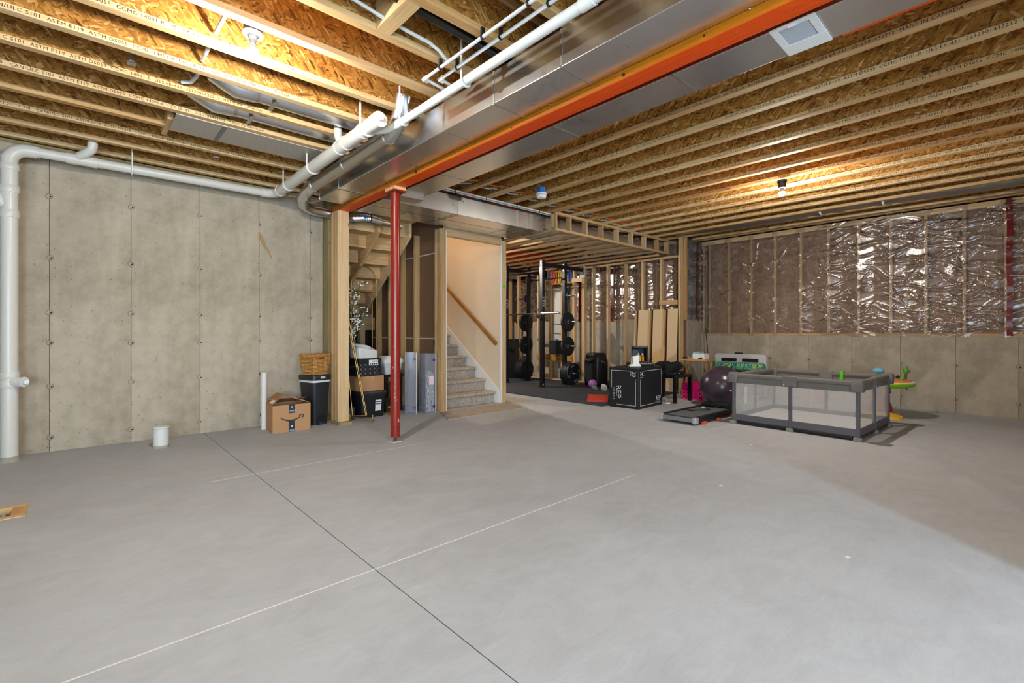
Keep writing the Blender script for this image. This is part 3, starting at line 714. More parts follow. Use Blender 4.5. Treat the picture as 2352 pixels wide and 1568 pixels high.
zz = 2.782
MB().tube([(-.28, 6.10, zz), (1.62, 6.10, zz + .01)], .0445, 24).build('straight_pipe', PVC, wp, smooth=True)
for x in (-.275, -.04, .12): MB().tube([(x - .03, 6.10, zz), (x + .03, 6.10, zz)], .0515, 24).build('coupling_hub', PVC, wp, smooth=True)
MB().tube([(-.02, 6.10, zz), (.10, 6.10, zz)], .049, 24).build('wye_body', PVC, wp, smooth=True)
MB().tube([(.0, 6.09, zz + .01), (.06, 6.03, zz + .05), (.105, 5.985, zz + .085), (.113, 5.975, zz + .12), (.113, 5.975, zz + .15)], .039, 18).build('riser_elbow', PVC, wp, smooth=True)
MB().tube([(.113, 5.975, zz + .14), (.113, 5.975, zz + .42)], .02, 12).build('riser_pipe', PVC, wp, smooth=True)
for x in (.41,): 
    MB().tube([(x, 6.048, zz + .2), (x, 6.048, zz), ] + arc((x, 6.10, zz), (0, -1, 0), (0, 0, -1), .052, 0, PI, 8), .007, 6).build('hanger', PVC2, wp)
MB().tube([(1.60, 6.10, zz + .01), (1.68, 6.10, zz + .012), (1.74, 6.05, zz + .014), (1.755, 5.95, zz + .015)], .052, 22).build('elbow', PVC, wp, smooth=True)
bd = thing('ceiling_drain_pipe', 'thick white drain pipe sloping under the joists toward the corner with a capped cleanout', 'pipe')
A, B = Vector((1.757, 5.96, 2.795)), Vector((1.735, 3.42, 2.80))
MB().tube([A, B], .057, 28).build('straight_pipe', PVC, bd, smooth=True)
dirv = (B - A).normalized()
def on(y): return A + dirv * ((A.y - y))
for y in (5.93, 4.20, 4.05, 3.72, 3.66): MB().tube([on(y) , on(y - .028)], .0625, 28).build('coupling_ring', PVC2, bd, smooth=True)
MB().tube([on(3.50), on(3.40)], .061, 28).build('cleanout_cap', PVC, bd, smooth=True)
MB().cbox(tuple(on(3.385)), (.034, .03, .034)).build('cap_nut', PVC2, bd, bevel=.002)
MB().tube([on(4.14) + Vector((0, 0, .02)), on(4.14) + Vector((-.015, .03, .09)), on(4.14) + Vector((-.02, .04, .22))], .036, 18).build('riser_branch', PVC, bd, smooth=True)
for y in (4.85, 5.60, 3.62):
    c = on(y)
    MB().tube([(c.x - .06, c.y, c.z + .24), (c.x - .062, c.y, c.z)] + arc(c, (-1, 0, 0), (0, 0, -1), .0625, 0, PI * .95, 10), .008, 6).build('hook_hanger', PVC2, bd, smooth=True)
sp = thing('small_white_pipe', 'thin white plastic pipe running diagonally overhead beside the left-hand duct', 'pipe')
MB().tube([(1.885, 3.42, 2.80), (1.885, .3, 2.80)], .029, 22).build('straight_pipe', PVC2, sp, smooth=True)
for y in (3.36, 1.50): MB().tube([(1.885, y - .05, 2.80), (1.885, y + .03, 2.80)], .034, 22).build('coupling', PVC2, sp, smooth=True)
MB().tube([(1.885, 3.40, 2.80), (1.87, 3.52, 2.795), (1.80, 3.60, 2.79), (1.74, 3.62, 2.79)], .031, 18).build('ribbed_connector', plain('#d8d6c2', .5), sp, smooth=True)
for y in (2.50, 3.30):
    c = Vector((1.885, y, 2.80))
    MB().tube([(c.x - .036, c.y, c.z + .26), (c.x - .037, c.y, c.z)] + arc(c, (-1, 0, 0), (0, 0, -1), .037, 0, PI, 10), .008, 6).build('hook_hanger', PVC2, sp, smooth=True)
def pex_line(label, x, y_turn, xend, z=2.86):
    p = thing('water_line', label, 'pipe')
    MB().tube([(x, .4, z), (x, y_turn, z)], .0105, 12).build('straight_pipe', PEX, p, smooth=True)
    MB().tube([(x, y_turn, z), (xend, y_turn + .03, z + .0)], .0105, 12).build('cross_pipe', PEX, p, smooth=True)
    MB().tube([(x, y_turn - .03, z), (x, y_turn + .012, z), (x + .03, y_turn + .012, z)], .0145, 12).build('elbow_fitting', PVC2, p, smooth=True)
    for y in (y_turn - .19, y_turn - .62, y_turn - 1.0):
        MB().tube([(x, y - .006, z), (x, y + .006, z)], .0165, 10).build('pipe_clip', BLACKP, p)
        MB().cbox((x, y, z + .03), (.022, .014, .05)).build('clip_stem', BLACKP, p)
pex_line('outer of two thin white water lines clipped under the joists', 1.735, 2.76, 1.95)
pex_line('inner of two thin white water lines clipped under the joists', 1.815, 2.69, 1.97)
pl = thing('grey_supply_line', 'slack grey flexible water tube drooping between joists above the clipped lines', 'pipe')
MB().tube([(.9, 2.515, 3.01), (1.27, 2.508, 2.96), (1.43, 2.51, 2.95), (1.61, 2.513, 2.945), (1.70, 2.53, 2.935), (1.79, 2.56, 2.905)], .0105, 10).build('tube', PEX, pl, smooth=True)
bp_ = thing('black_conduit', 'black insulated pipe lying in the joist bay at the top of the view', 'pipe')
MB().tube([(.7, 2.33, 2.99), (1.43, 2.35, 2.985), (2.2, 2.38, 2.98)], .026, 14).build('tube', BLACKP, bp_, smooth=True)
# small grey hangers and straps between joists on the left
cf = thing('grey_conduit_drop', 'thin grey flexible conduit crossing the joists left of the lit bulb', 'conduit')
MB().tube([(.66, 2.70, 3.12), (.65, 2.9, 3.05), (.64, 3.2, 3.0), (.635, 3.40, 3.0)], .013, 8).build('tube', plain('#c9cacb', .4), cf, smooth=True)
MB().tube([(.635, 3.47, 3.0), (.633, 3.68, 3.0), (.632, 3.81, 3.0)], .013, 8).build('tube', plain('#c9cacb', .4), cf, smooth=True)
MB().tube([(.632, 3.88, 3.0), (.64, 4.05, 2.99), (.62, 4.17, 2.985), (.57, 4.21, 2.985)], .013, 8).build('tube', plain('#c9cacb', .4), cf, smooth=True)
for nm, x, y, lb in (('strap_anchor', .27, 4.05, 'small galvanized strap anchor between joists at upper left'), ('strap_anchor', 1.05, 5.62, 'small galvanized strap anchor above the wall drain pipe')):
    a = thing(nm, lb, 'bracket', (x, y, 2.94))
    MB().cbox((0, 0, .06), (.025, .02, .13)).build('strap', GALV_D, a); MB().cbox((0, -.01, -.003), (.045, .05, .008)).build('foot', CHROME, a)

# white lines and black pipe beside the trunk duct
for k, (dy, lb) in enumerate(((4.80, 'front one of two white water lines clipped along the trunk duct'), (4.86, 'rear one of two white water lines clipped along the trunk duct'))):
    p = thing('duct_water_line', lb, 'pipe')
    MB().tube([(2.99, dy, 2.90), (5.25, dy, 2.90)], .011, 10).build('tube', PEX, p, smooth=True)
    for x in (3.45, 3.95, 4.5, 4.95): MB().tube([(x - .006 + .05 * k, dy, 2.90), (x + .006 + .05 * k, dy, 2.90)], .016, 8).build('pipe_clip', BLACKP, p)
p = thing('black_gas_line', 'black pipe running along the top of the trunk duct', 'pipe')
MB().tube([(2.96, 4.905, 2.905), (8.3, 4.905, 2.905)], .014, 10).build('tube', BLACKP, p, smooth=True)
# orange, white and grey cables crossing the joists
WIRES = (('orange', '#e8571c', 4.55, .012), ('white', '#e9e6df', 4.72, .007), ('grey', '#7c8893', 4.64, .007), ('yellow', '#e2b62a', 4.59, .005))
for cname, hx, y, sag in WIRES:
    w_ = thing('cable_run', cname + ' electrical cable crossing the joists above the trunk duct', 'cable')
    pts = []
    for i in range(60):
        x = 3.0 + 5.3 * i / 59; ph = (x - 3.648) / .401 * 2 * PI
        pts.append((x, y + .03 * math.sin(x * 3 + len(cname)), JZ + .075 - (.02 + sag) * (1 - math.cos(ph)) * .5 + .02 * math.sin(x * 1.7)))
    MB().tube(pts, .006, 6).build('cable', plain(hx, .5), w_, smooth=True)
# silver insulated duct between joists near the insulated wall
fd = thing('insulated_flex_duct', 'bag-like silver insulated duct hanging between the last joists by the insulated wall', 'duct')
pp = []; rr = []
for i in range(70):
    y = 4.45 - 5.2 * i / 69; pp.append((8.26 + .04 * math.sin(y * 1.5), y, 3.03 - .018 * math.sin(y * 2.3 + 1))); rr.append(.115 + .012 * math.sin(i * 1.9) + random.uniform(-.004, .004))
foil = metal_mat('crinkled_foil', '#a9a6a3', .4, .5)
MB().tube(pp, rr, 20).build('foil_sleeve', foil, fd, smooth=True)
for y in (2.1, 1.35): MB().tube([(8.26, y - .012, 3.03), (8.26, y + .012, 3.03)], .128, 20).build('strap', WHITE, fd)

# ================================================================== LAMPS, DETECTOR
WARM = (1.0, .93, .84)
def bulb_mb(z): return MB().lathe([(.004, -.062), (.018, -.058), (.029, -.045), (.033, -.028), (.0325, -.020)], 20, (0, 0, z))
def collar_mb(z): return MB().lathe([(.0326, -.020), (.030, -.010), (.020, .010), (.0135, .024)], 20, (0, 0, z))
def lamp(label, loc, black, gain=1.0):
    l = thing('bare_bulb_lamp', label, 'lamp', loc)
    if not black:
        MB().lathe([(.052, .0), (.052, .03)], 8).build('junction_box', plain('#4c5157', .5, .4), l)
        MB().lathe([(.056, -.002), (.058, -.010), (.050, -.018), (.024, -.022), (.021, -.045)], 28).build('porcelain_holder', PVC2, l, smooth=True)
        MB().lathe([(.0175, -.045), (.0175, -.060)], 16).build('bulb_base', plain('#c9ccd0', .4), l, smooth=True)
        bulb_mb(-.083).build('bulb', emit_mat('bulb_glow', WARM, BULB * gain), l, smooth=True); collar_mb(-.083).build('heat_sink', PVC2, l, smooth=True)
    else:
        MB().lathe([(.052, -.012), (.052, .012)], 8).build('junction_box', plain('#3c4046', .5, .4), l)
        MB().lathe([(.040, -.075), (.040, -.012)], 22).build('socket_can', plain('#23262b', .5), l, smooth=True)
        MB().lathe([(.044, -.080), (.044, -.074)], 22).build('socket_rim', PVC2, l, smooth=True)
        bulb_mb(-.105).build('bulb', emit_mat('bulb_glow_b', WARM, BULB * gain), l, smooth=True); collar_mb(-.105).build('heat_sink', PVC2, l, smooth=True)
    return l
lamp('lit bare bulb in a white porcelain holder between the left-hand joists', (.775, 3.125, 2.93), False)
lamp('lit bare bulb in a black socket under the joists above the playpen', (5.945, 1.90, 2.87), True)
lamp('lit bare bulb in the rear part of the basement', (1.1, -1.7, 2.93), False)
lamp('lit bare bulb above the gym floor behind the stair wall', (5.75, 7.9, 2.80), True, 1.7)
shp = thing('added_rear_light', 'added unseen white strip light hung under the joists in the rear of the basement', 'lamp', (.72, -3.1, 2.74), -.7)  # unseen fixture made up to carry the added rear light
bx('housing', WHITE, shp, -.09, -.6, 0, .09, .6, .05, .01)
for sx in (-1, 1): bx('end_cap', WHITE, shp, -.09, sx * .6 - .01, -.02, .09, sx * .6 + .01, .05)
for sy in (-1, 1): bx('hanger', CHROME, shp, -.004, sy * .4 - .004, .05, .004, sy * .4 + .004, .19)
sl = thing('stair_hall_lamp', 'warm glowing globe lamp high in the stair hall', 'lamp', (4.3, 7.2, 5.59))
MB().sphere((0, 0, -.12), .09, 20, 12).build('globe', emit_mat('warm_globe', (1.0, .86, .66), STAIR), sl, smooth=True)
MB().lathe([(.06, -.04), (.06, 0)], 20).build('canopy', WHITE, sl)
sd = thing('smoke_detector', 'white round smoke detector on a blue box under the joists', 'smoke detector', (4.235, 4.07, 2.80))
MB().lathe([(.048, .062), (.053, .075), (.053, .13)], 20).build('mounting_box', plain('#1763b5', .45), sd, smooth=True)
MB().lathe([(.045, 0), (.058, .006), (.062, .03), (.062, .052)], 28).build('detector_body', WHITE, sd, smooth=True)
MB().lathe([(.066, .044), (.066, .062)], 28).build('detector_base', WHITE, sd, smooth=True)
MB().lathe([(.0625, .036), (.0625, .040)], 28).build('vent_slot', plain('#77726b', .7), sd)

# ================================================================== SOFFIT FRAME
sf = thing('soffit_frame', 'open spruce soffit framework like a ladder hung below the joists near the gym', 'framing')
bx('top_rail', STUDW[0], sf, 5.22, 4.72, 2.892, 8.50, 4.758, 2.930 - .001)
bx('bottom_rail', STUDW[0], sf, 5.22, 4.72, 2.650, 8.50, 4.758, 2.688)
for x in (5.235, 5.563, 5.954, 6.375, 6.803, 7.237, 7.66, 8.098, 8.47):
    bx('upright', STUDW[2], sf, x - .018, 4.721, 2.689, x + .018, 4.81, 2.891, .0015)
for x in (5.26, 5.66, 6.07, 6.47, 6.88, 7.28, 7.69, 8.09):
    bx('soffit_joist', STUDW[1], sf, x - .019, 4.82, 2.652, x + .019, 8.85, 2.690, .0015)
bx('side_rail', STUDW[1], sf, 5.20, 4.76, 2.70, 5.238, 4.815, 2.90)
bx('ledger', STUDW[1], sf, 8.26, 4.82, 2.612, 8.32, 8.9, 2.650)
# ================================================================== STUD WALL IN FRONT OF THE GYM CONCRETE
wall_gym = struct('wall_gym')
GY = (4.43, 4.802, 5.215, 5.623, 6.062, 6.46, 6.74, 6.99, 7.36, 7.73, 8.13, 8.52, 8.84, 9.17)
bx('bottom_plate', STUDW[1], wall_gym, 8.33, 4.40, .0, 8.42, 9.6, .038)
bx('top_plate', STUDW[1], wall_gym, 8.33, 4.40, 2.55, 8.42, 9.6, 2.589)
SG = MB().box(8.33, -.019, .039, 8.42, .019, 2.549).build('stud', STUDW[2], wall_gym, bevel=.0015)
for i, y in enumerate(GY): (SG if i == 0 else dup(SG, SG.location)).location.y = y
for y in (6.70, 7.02): dup(SG, SG.location).location.y = y
bx('tall_stud', STUDW[2], wall_gym, 8.30, 4.385, .0, 8.42, 4.425, 2.92, .002)
bx('tall_stud', STUDW[2], wall_gym, 8.42, 4.33, 1.38, 8.47, 4.378, 2.92, .002)
bx('cross_block', STUDW[1], wall_gym, 8.29, 4.45, 1.66, 8.33, 4.82, 1.75, .002)
bx('osb_mounting_strip', OSB_YZ, wall_gym, 8.315, 7.05, 2.26, 8.33, 7.98, 2.40)
bx('osb_mounting_strip', OSB_YZ, wall_gym, 8.315, 7.02, .47, 8.33, 8.15, .62)
bx('cross_block', STUDW[1], wall_gym, 8.30, 6.72, 2.27, 8.33, 7.05, 2.36)
pnl = thing('electrical_panel', 'pale grey electrical panel door between the gym studs', 'electrical panel', (8.44, 7.55, 0))
bx('enclosure', plain('#d2d0c6', .45), pnl, 0, -.17, .95, .09, .17, 2.20, .004)
bx('upper_door', plain('#dcdad0', .4), pnl, -.008, -.15, 1.62, 0, .15, 2.15, .003)
bx('lower_cover', plain('#c9c7bd', .45), pnl, -.006, -.15, 1.02, 0, .15, 1.56, .003)
bx('blue_tag', plain('#2b57b0', .5), pnl, -.012, .02, .88, -.004, .09, .98)
for k, (z, y0) in enumerate(((1.58, -.3), (1.32, -.28), (1.1, -.2))):
    MB().tube([(-.02, y0, z - .1), (-.03, y0 + .1, z), (-.03, .15, z + .02)], .006, 6).build('wire', plain('#3a3834', .5), pnl)
# ================================================================== STAIRS
stairs = thing('carpeted_staircase', 'straight flight of beige-grey carpeted stairs going up past the handrail', 'stairs')
R_, T_, y0, x0, x1 = .1835, .2545, 5.87, 3.925, 5.03
for k in range(8):
    y = y0 + T_ * k; z = R_ * (k + 1)
    pr = [(y + .03, z - R_ - (.02 if k else 0)), (y + .03, z - .05), (y + .002, z - .047), (y - .010, z - .034), (y - .012, z - .02), (y - .004, z - .005), (y + .012, z), (y + T_ + .06, z), (y + T_ + .06, z - R_ - (.02 if k else 0))]
    MB().prism(pr, x0, x1, 0).build('step', CARPET, stairs, bevel=.004, center=False)
bx('landing', CARPET, stairs, 2.5, 7.92, 1.40, x1, 8.98, 1.4685)
bx('skirt_board', WHITE, stairs, 5.031, 5.80, 0, 5.042, 5.88, .22)
MB().prism([(5.79, .0), (5.79, .20), (8.1, .20 + 2.31 * R_ / T_), (8.1, 2.31 * R_ / T_ - .12), (5.93, -.0)], 5.033, 5.0445, 0).build('skirt_board', WHITE, stairs)
bx('skirt_board', WHITE, stairs, 3.912, 5.76, 0, 3.922, 5.86, .24)
wsr = struct('wall_stair_right')
bx('drywall_sheet', DRYWALL, wsr, 5.045, 5.765, 0, 5.058, 9.0, 5.6)
for y in (5.765, 6.1, 6.5, 6.9, 7.3, 7.7, 8.1, 8.5): bx('stud', STUDW[2], wsr, 5.059, y, 0, 5.148, y + .038, 2.6)
bx('end_stud', STUDW[2], wsr, 5.062, 5.745, 0, 5.15, 5.764, 2.62)
bx('corner_bead', WHITE, wsr, 5.040, 5.748, 0, 5.061, 5.7645, 2.58)
bx('back_sheet', PAPER, wsr, 5.15, 5.80, 0, 5.155, 9.0, 2.9)
bx('green_label', plain('#58d020', .5), wsr, 5.075, 5.743, 1.855, 5.135, 5.7449, 1.905)
wsl = struct('wall_stair_left')
bx('drywall_sheet', DRYWALL, wsl, 3.895, 5.70, 0, 3.91, 7.9, 5.6)
bx('paper_back', PAPER, wsl, 3.890, 5.70, 0, 3.8945, 7.9, 3.2)
for y in (5.665, 5.745, 6.33, 6.735, 7.14, 7.55): bx('stud', STUDW[2], wsl, 3.80, y, .039, 3.889, y + .038, 2.62, .0015)
bx('bottom_plate', STUDW[1], wsl, 3.80, 5.665, 0, 3.889, 7.9, .038)
bx('end_stud', STUDW[2], wsl, 3.805, 5.64, 0, 3.90, 5.664, 2.62)
bx('corner_bead', WHITE, wsl, 3.9, 5.65, 0, 3.918, 5.70, 2.6)
for z in (1.04, 2.30): bx('joint_line', plain('#cfc6ba', .9), wsl, 3.8885, 5.8, z, 3.8899, 7.9, z + .018)
bx('outlet_box', BLACKP, wsl, 3.84, 5.80, .93, 3.888, 5.87, 1.03)
hd = struct('trim_1')
bx('opening_header', STUDW[0], hd, 3.912, 5.72, 2.545, 5.044, 5.80, 2.645)
bx('header_drywall', DRYWALL, hd, 3.912, 5.80, 2.60, 5.044, 5.815, 3.2)
hr = thing('handrail', 'square oak handrail fixed along the peach stair wall', 'handrail')
a, b = Vector((4.985, 5.80, .955)), Vector((4.985, 7.75, .955 + 1.95 * R_ / T_))
MB().prism([(-.02, -.03), (.02, -.03), (.02, .03), (-.02, .03)], 0, (b - a).length, 2).xf(frame(a, (1, 0, 0), (b - a).cross(Vector((1, 0, 0))))).build('rail', OAK[2], hr, bevel=.004)
for u in (.12, .55, .9):
    p = a.lerp(b, u); MB().tube([p + Vector((0, 0, -.03)), p + Vector((.02, 0, -.06)), p + Vector((.058, 0, -.06))], .007, 8).build('bracket', BRASS, hr)
for nm, poly, lb in (('carpet_remnant', [(3.80, 5.62), (3.56, 5.10), (5.03, 5.13), (5.16, 5.42), (5.12, 5.70)], 'loose carpet offcut lying on the floor at the foot of the stairs'),
                     ('carpet_remnant', [(5.18, 5.62), (5.58, 5.44), (5.62, 6.2), (5.2, 6.3)], 'small pale carpet offcut on the floor beside the black gym mat')):
    tag(MB().prism(poly, .0005, .012).build(nm, CARPET, None, center=False), lb, 'carpet')
up = thing('upper_stair_flight', 'underside of the bare-wood upper stair flight with open stringers above the storage boxes', 'stairs')
def zu(y): return 2.06 - .72 * (y - 6.6)
for x in (2.52, 3.02, 3.50):
    MB().prism([(5.98, zu(5.98)), (7.72, zu(7.72)), (7.72, zu(7.72) + .26), (7.62, zu(7.62) + .30), (5.98, zu(5.98) + .30)], x, x + .042, 0).build('stringer', STUDW[1], up, bevel=.002)
for k in range(7):
    z = 1.456 + .182 * (k + 1); yb = 7.65 - .255 * k; 
    bx('riser', PINE[0], up, 2.50, yb - .022, z - .182, 3.545, yb, z - .032)
    bx('tread', PINE[0], up, 2.50, yb - .28, z - .03, 3.545, yb + .01, z, .002)
bx('landing_frame', STUDW[0], up, 2.47, 7.80, 1.18, 3.88, 7.84, 1.40)
bx('landing_post', STUDW[2], up, 3.56, 7.70, 0, 3.65, 7.79, 1.40)
# ================================================================== STORAGE CORNER
CARD = plain('#b98a60', .8, 0, .05, 8); CARD_D = plain('#a87647', .85, 0, .05, 8); TAPE = plain('#262a2e', .5); BLUE = plain('#2f9fd0', .5); LABELW = plain('#eeeeea', .6)
pipe = thing('floor_pipe_stub', 'short thick white pipe stub rising from the slab before the concrete wall', 'pipe', (.62, 5.84, 0))
MB().lathe([(.066, 0), (.066, .19)], 28).build('pipe_body', PVC2, pipe, smooth=True)
MB().lathe([(.0675, .185), (.071, .19), (.071, .208), (.062, .212)], 28).build('pipe_cap', PVC2, pipe, smooth=True)
MB().lathe([(.072, 0), (.0665, .025)], 24).build('mortar_ring', plain('#a9a094', .9), pipe, smooth=True)
pipe = thing('floor_vent_pipe', 'slim waist-high white pipe standing by the wall left of the open carton', 'pipe', (1.63, 6.10, 0))
MB().lathe([(.031, 0), (.031, .668)], 22).build('pipe_body', PVC2, pipe, smooth=True)
MB().lathe([(.0325, .65), (.0325, .672)], 22).build('pipe_lip', PVC2, pipe, smooth=True)
# open shipping carton
ct = thing('shipping_carton', 'open brown shipping carton with a curved smile arrow and dark tape beside the black bin', 'box', (1.84, 5.90, 0), math.radians(-3))
W, D, H = .41, .31, .31
t_ = .006
MB().box(-W / 2, -D / 2, 0, W / 2, -D / 2 + t_, H).build('front_panel', CARD, ct); MB().box(-W / 2, D / 2 - t_, 0, W / 2, D / 2, H).build('back_panel', CARD, ct)
MB().box(-W / 2, -D / 2 + t_, 0, -W / 2 + t_, D / 2 - t_, H).build('side_panel', CARD, ct); MB().box(W / 2 - t_, -D / 2 + t_, 0, W / 2, D / 2 - t_, H).build('side_panel', CARD, ct)
MB().box(-W / 2 + t_, -D / 2 + t_, 0, W / 2 - t_, D / 2 - t_, .01).build('bottom_panel', CARD_D, ct)
fl = MB().box(0, -D / 2 + .01, 0, .17, D / 2 - .01, .005).xf(Matrix.Translation((-W / 2, .03, H)) @ Matrix.Rotation(-math.radians(42), 4, 'Y')).build('flap', CARD_D, ct)
MB().box(.02, -D / 2 + .04, .0052, .07, .02, .0062).xf(Matrix.Translation((-W / 2, .03, H)) @ Matrix.Rotation(-math.radians(42), 4, 'Y')).build('address_label', LABELW, ct)
MB().box(-.28, -D / 2 + .01, 0, 0, D / 2 - .01, .005).xf(Matrix.Translation((W / 2, .03, H)) @ Matrix.Rotation(math.radians(21), 4, 'Y')).build('flap', CARD_D, ct)
MB().box(-.20, -D / 2 + .012, .0052, -.03, D / 2 - .05, .0062).xf(Matrix.Translation((W / 2, .03, H)) @ Matrix.Rotation(math.radians(21), 4, 'Y')).build('packing_slip', plain('#cfd3d6', .4), ct)
MB().box(-W / 2 + .01, 0, 0, W / 2 - .01, .15, .005).xf(Matrix.Translation((0, D / 2, H)) @ Matrix.Rotation(math.radians(158), 4, 'X')).build('flap', CARD_D, ct)
fy = -D / 2
def decal(mb, name, mat, par, y): return mb.build(name, mat, par)
under(next(o for o in ct.children if o.name.startswith('address_label')), fl)
MB().box(-.032, fy - .0012, H - .098, .032, fy - .0004, H + .004).build('tape_strip', TAPE, ct); MB().box(-.036, fy - .0012, 0, .032, fy - .0004, .135).build('tape_strip', TAPE, ct)
for z in (H - .062, .026):
    MB().box(-.024, fy - .0018, z - .022, .024, fy - .0013, z + .004).build('tape_badge', plain('#1d5f82', .5), ct)
    text_mb('prime', .021, 'CENTER').xf(frame((0, fy - .0022, z - .016), (1, 0, 0), (0, 0, 1))).build('tape_print', plain('#cfe6f2', .5), ct)
    MB().cyl((0, fy - .0018, z + .035), (0, fy - .0013, z + .035), .008, 12).build('tape_badge', LABELW, ct)
up_, lo_ = [], []
for i in range(25):
    u = i / 24; x = -.13 + .25 * u; zc = .132 + .050 * ((2 * u - .95) ** 2); th = .013 * math.sin(PI * min(1, u * 1.02 + .02)) ** .7 + .002
    up_.append((x, zc + th * .35)); lo_.append((x, zc - th))
MB().prism(up_ + lo_[::-1], fy - .0022, fy - .0014, 1).build('smile_print', TAPE, ct)
ax_, az_ = .122, .178
for pth in ([(ax_ - .048, az_ + .002), (ax_ - .02, az_ + .014), (ax_ + .012, az_ + .012), (ax_ + .012, az_ + .002), (ax_ - .018, az_ + .005), (ax_ - .045, az_ - .007)], [(ax_ + .012, az_ + .012), (ax_ + .010, az_ - .012), (ax_ - .006, az_ - .034), (ax_ - .014, az_ - .030), (ax_ - .001, az_ - .008), (ax_ - .0, az_ + .004)]):
    MB().prism(pth, fy - .0022, fy - .0014, 1).build('smile_print', TAPE, ct)
# step bin + basket
def rrect(hx, hy, r, n=5):
    pts = []
    for cx_, cy_, a0 in ((hx - r, hy - r, 0), (-hx + r, hy - r, PI / 2), (-hx + r, -hy + r, PI), (hx - r, -hy + r, 1.5 * PI)):
        pts += [(cx_ + r * math.cos(a0 + PI / 2 * i / n), cy_ + r * math.sin(a0 + PI / 2 * i / n)) for i in range(n + 1)]
    return pts
def loft(mb, secs, cap0=True, cap1=True):
    n = len(secs[0][1]); vs = [(x, y, z if not callable(z) else z(x, y)) for z, poly in secs for x, y in poly]
    fs = [(i * n + j, i * n + (j + 1) % n, (i + 1) * n + (j + 1) % n, (i + 1) * n + j) for i in range(len(secs) - 1) for j in range(n)]
    if cap0: fs.append(tuple(reversed(range(n))))
    if cap1: fs.append(tuple(range((len(secs) - 1) * n, len(secs) * n)))
    return mb.add(vs, fs)
bn = thing('step_bin', 'tall black plastic step bin with a white liner between the carton and the timber post', 'trash bin', (2.205, 6.06, 0), math.radians(13))
BINM = plain('#20242a', .42, 0, .08, 40)
loft(MB(), [(.0, rrect(.095, .125, .03)), (.12, rrect(.099, .13, .034)), (.535, rrect(.122, .158, .045))]).build('bin_body', BINM, bn, smooth=True)
loft(MB(), [(.525, rrect(.126, .162, .047)), (.558, rrect(.129, .166, .048)), (.566, rrect(.127, .163, .047))]).build('bag_liner', plain('#d9dadd', .45, 0, .1, 60), bn, smooth=True)
loft(MB(), [(.552, rrect(.132, .17, .05)), (.595, rrect(.136, .174, .052)), (.612, rrect(.130, .168, .05)), (.618, rrect(.10, .14, .05))]).build('lid', BINM, bn, smooth=True)
MB().box(-.03, -.180, .572, .03, -.172, .600).build('lid_latch', plain('#c4c6c8', .35), bn, bevel=.006)
under([o for o in bn.children if o.name.startswith('lid_latch')][0], [o for o in bn.children if o.name.split('.')[0] == 'lid'][0])
arch = [(-.058, 0), (-.058, .07), (-.05, .10), (-.03, .115), (.03, .115), (.05, .10), (.058, .07), (.058, 0)]
MB().prism(arch, -.134, -.126, 1).build('pedal_recess', plain('#0b0c0e', .6), bn)
MB().box(-.04, -.160, .012, .04, -.12, .034).build('foot_pedal', plain('#2d333a', .4), bn, bevel=.004)
def wicker_mat():
    t = NT('woven_seagrass'); v = t.coords(rand=False); n = t.noise(v, 55, 3); se = t.new('ShaderNodeSeparateXYZ'); t.link(v, se.inputs[0])
    t.base(t.ramp(n, [(.3, lin('#8a5a26')), (.5, lin('#bd8746')), (.7, lin('#dcae6c'))]), .75, 0, .25); t.bump(n, .5, .006); return t.m
WICK = wicker_mat()
bk = thing('wicker_basket', 'square tapered wicker basket with a handle slot sitting on the black step bin', 'basket', (2.19, 6.01, .619), math.radians(19))
nrow = 15
for i in range(nrow):
    u = i / (nrow - 1); hw = .098 + .028 * u; z = .009 + .238 * u; ring = []
    for a, b in (((-1, -1), (1, -1)), ((1, -1), (1, 1)), ((1, 1), (-1, 1)), ((-1, 1), (-1, -1))):
        for k in range(14):
            q = k / 14; wob = .004 * (-1) ** (k + i)
            px_ = (a[0] + (b[0] - a[0]) * q) * hw; py_ = (a[1] + (b[1] - a[1]) * q) * hw
            nx, ny = (0, a[1]) if a[1] == b[1] else (a[0], 0)
            ring.append((px_ + nx * wob, py_ + ny * wob, z))
    mb = MB(); slot = i in (nrow - 4, nrow - 3)
    if slot:
        cut = [r for r in ring if not (abs(r[0]) < .035 and r[1] < -hw * .8)]
        k0 = next(i2 for i2, r in enumerate(ring) if abs(r[0]) < .035 and r[1] < -hw * .8)
        k1 = max(i2 for i2, r in enumerate(ring) if abs(r[0]) < .035 and r[1] < -hw * .8)
        mb.tube(ring[k1 + 1:] + ring[:k0], .0085, 6)
    else: mb.tube(ring + [ring[0]], .0085 if i < nrow - 1 else .011, 6)
    mb.build('woven_row', WICK, bk, smooth=True)
MB().box(-.099, -.099, 0, .099, .099, .012).build('basket_base', WICK, bk)
# ---- under the stairs: tote, box, crate, shell
tt = thing('black_tote', 'black lidded plastic storage tote on the floor under the bare stairs', 'storage bin', (2.93, 6.17, 0), math.radians(4))
TOTE = plain('#15191f', .38, 0, .08, 30)
loft(MB(), [(.0, rrect(.165, .20, .03)), (.30, rrect(.190, .225, .035))]).build('tote_body', TOTE, tt, smooth=True)
loft(MB(), [(.295, rrect(.203, .238, .03)), (.335, rrect(.206, .241, .03)), (.35, rrect(.198, .232, .03))]).build('lid', TOTE, tt, smooth=True)
MB().box(-.07, -.250, .285, .07, -.225, .31).build('handle_lip', TOTE, tt, bevel=.006)
under([o for o in tt.children if o.name.startswith('handle_lip')][0], [o for o in tt.children if o.name.split('.')[0] == 'lid'][0])
lbm = frame((.07, -.2165, .155), (1, 0, 0), (0, -.085, 1))
MB().box(-.045, -.075, 0, .045, .075, .001).xf(lbm).build('paper_label', LABELW, tt)
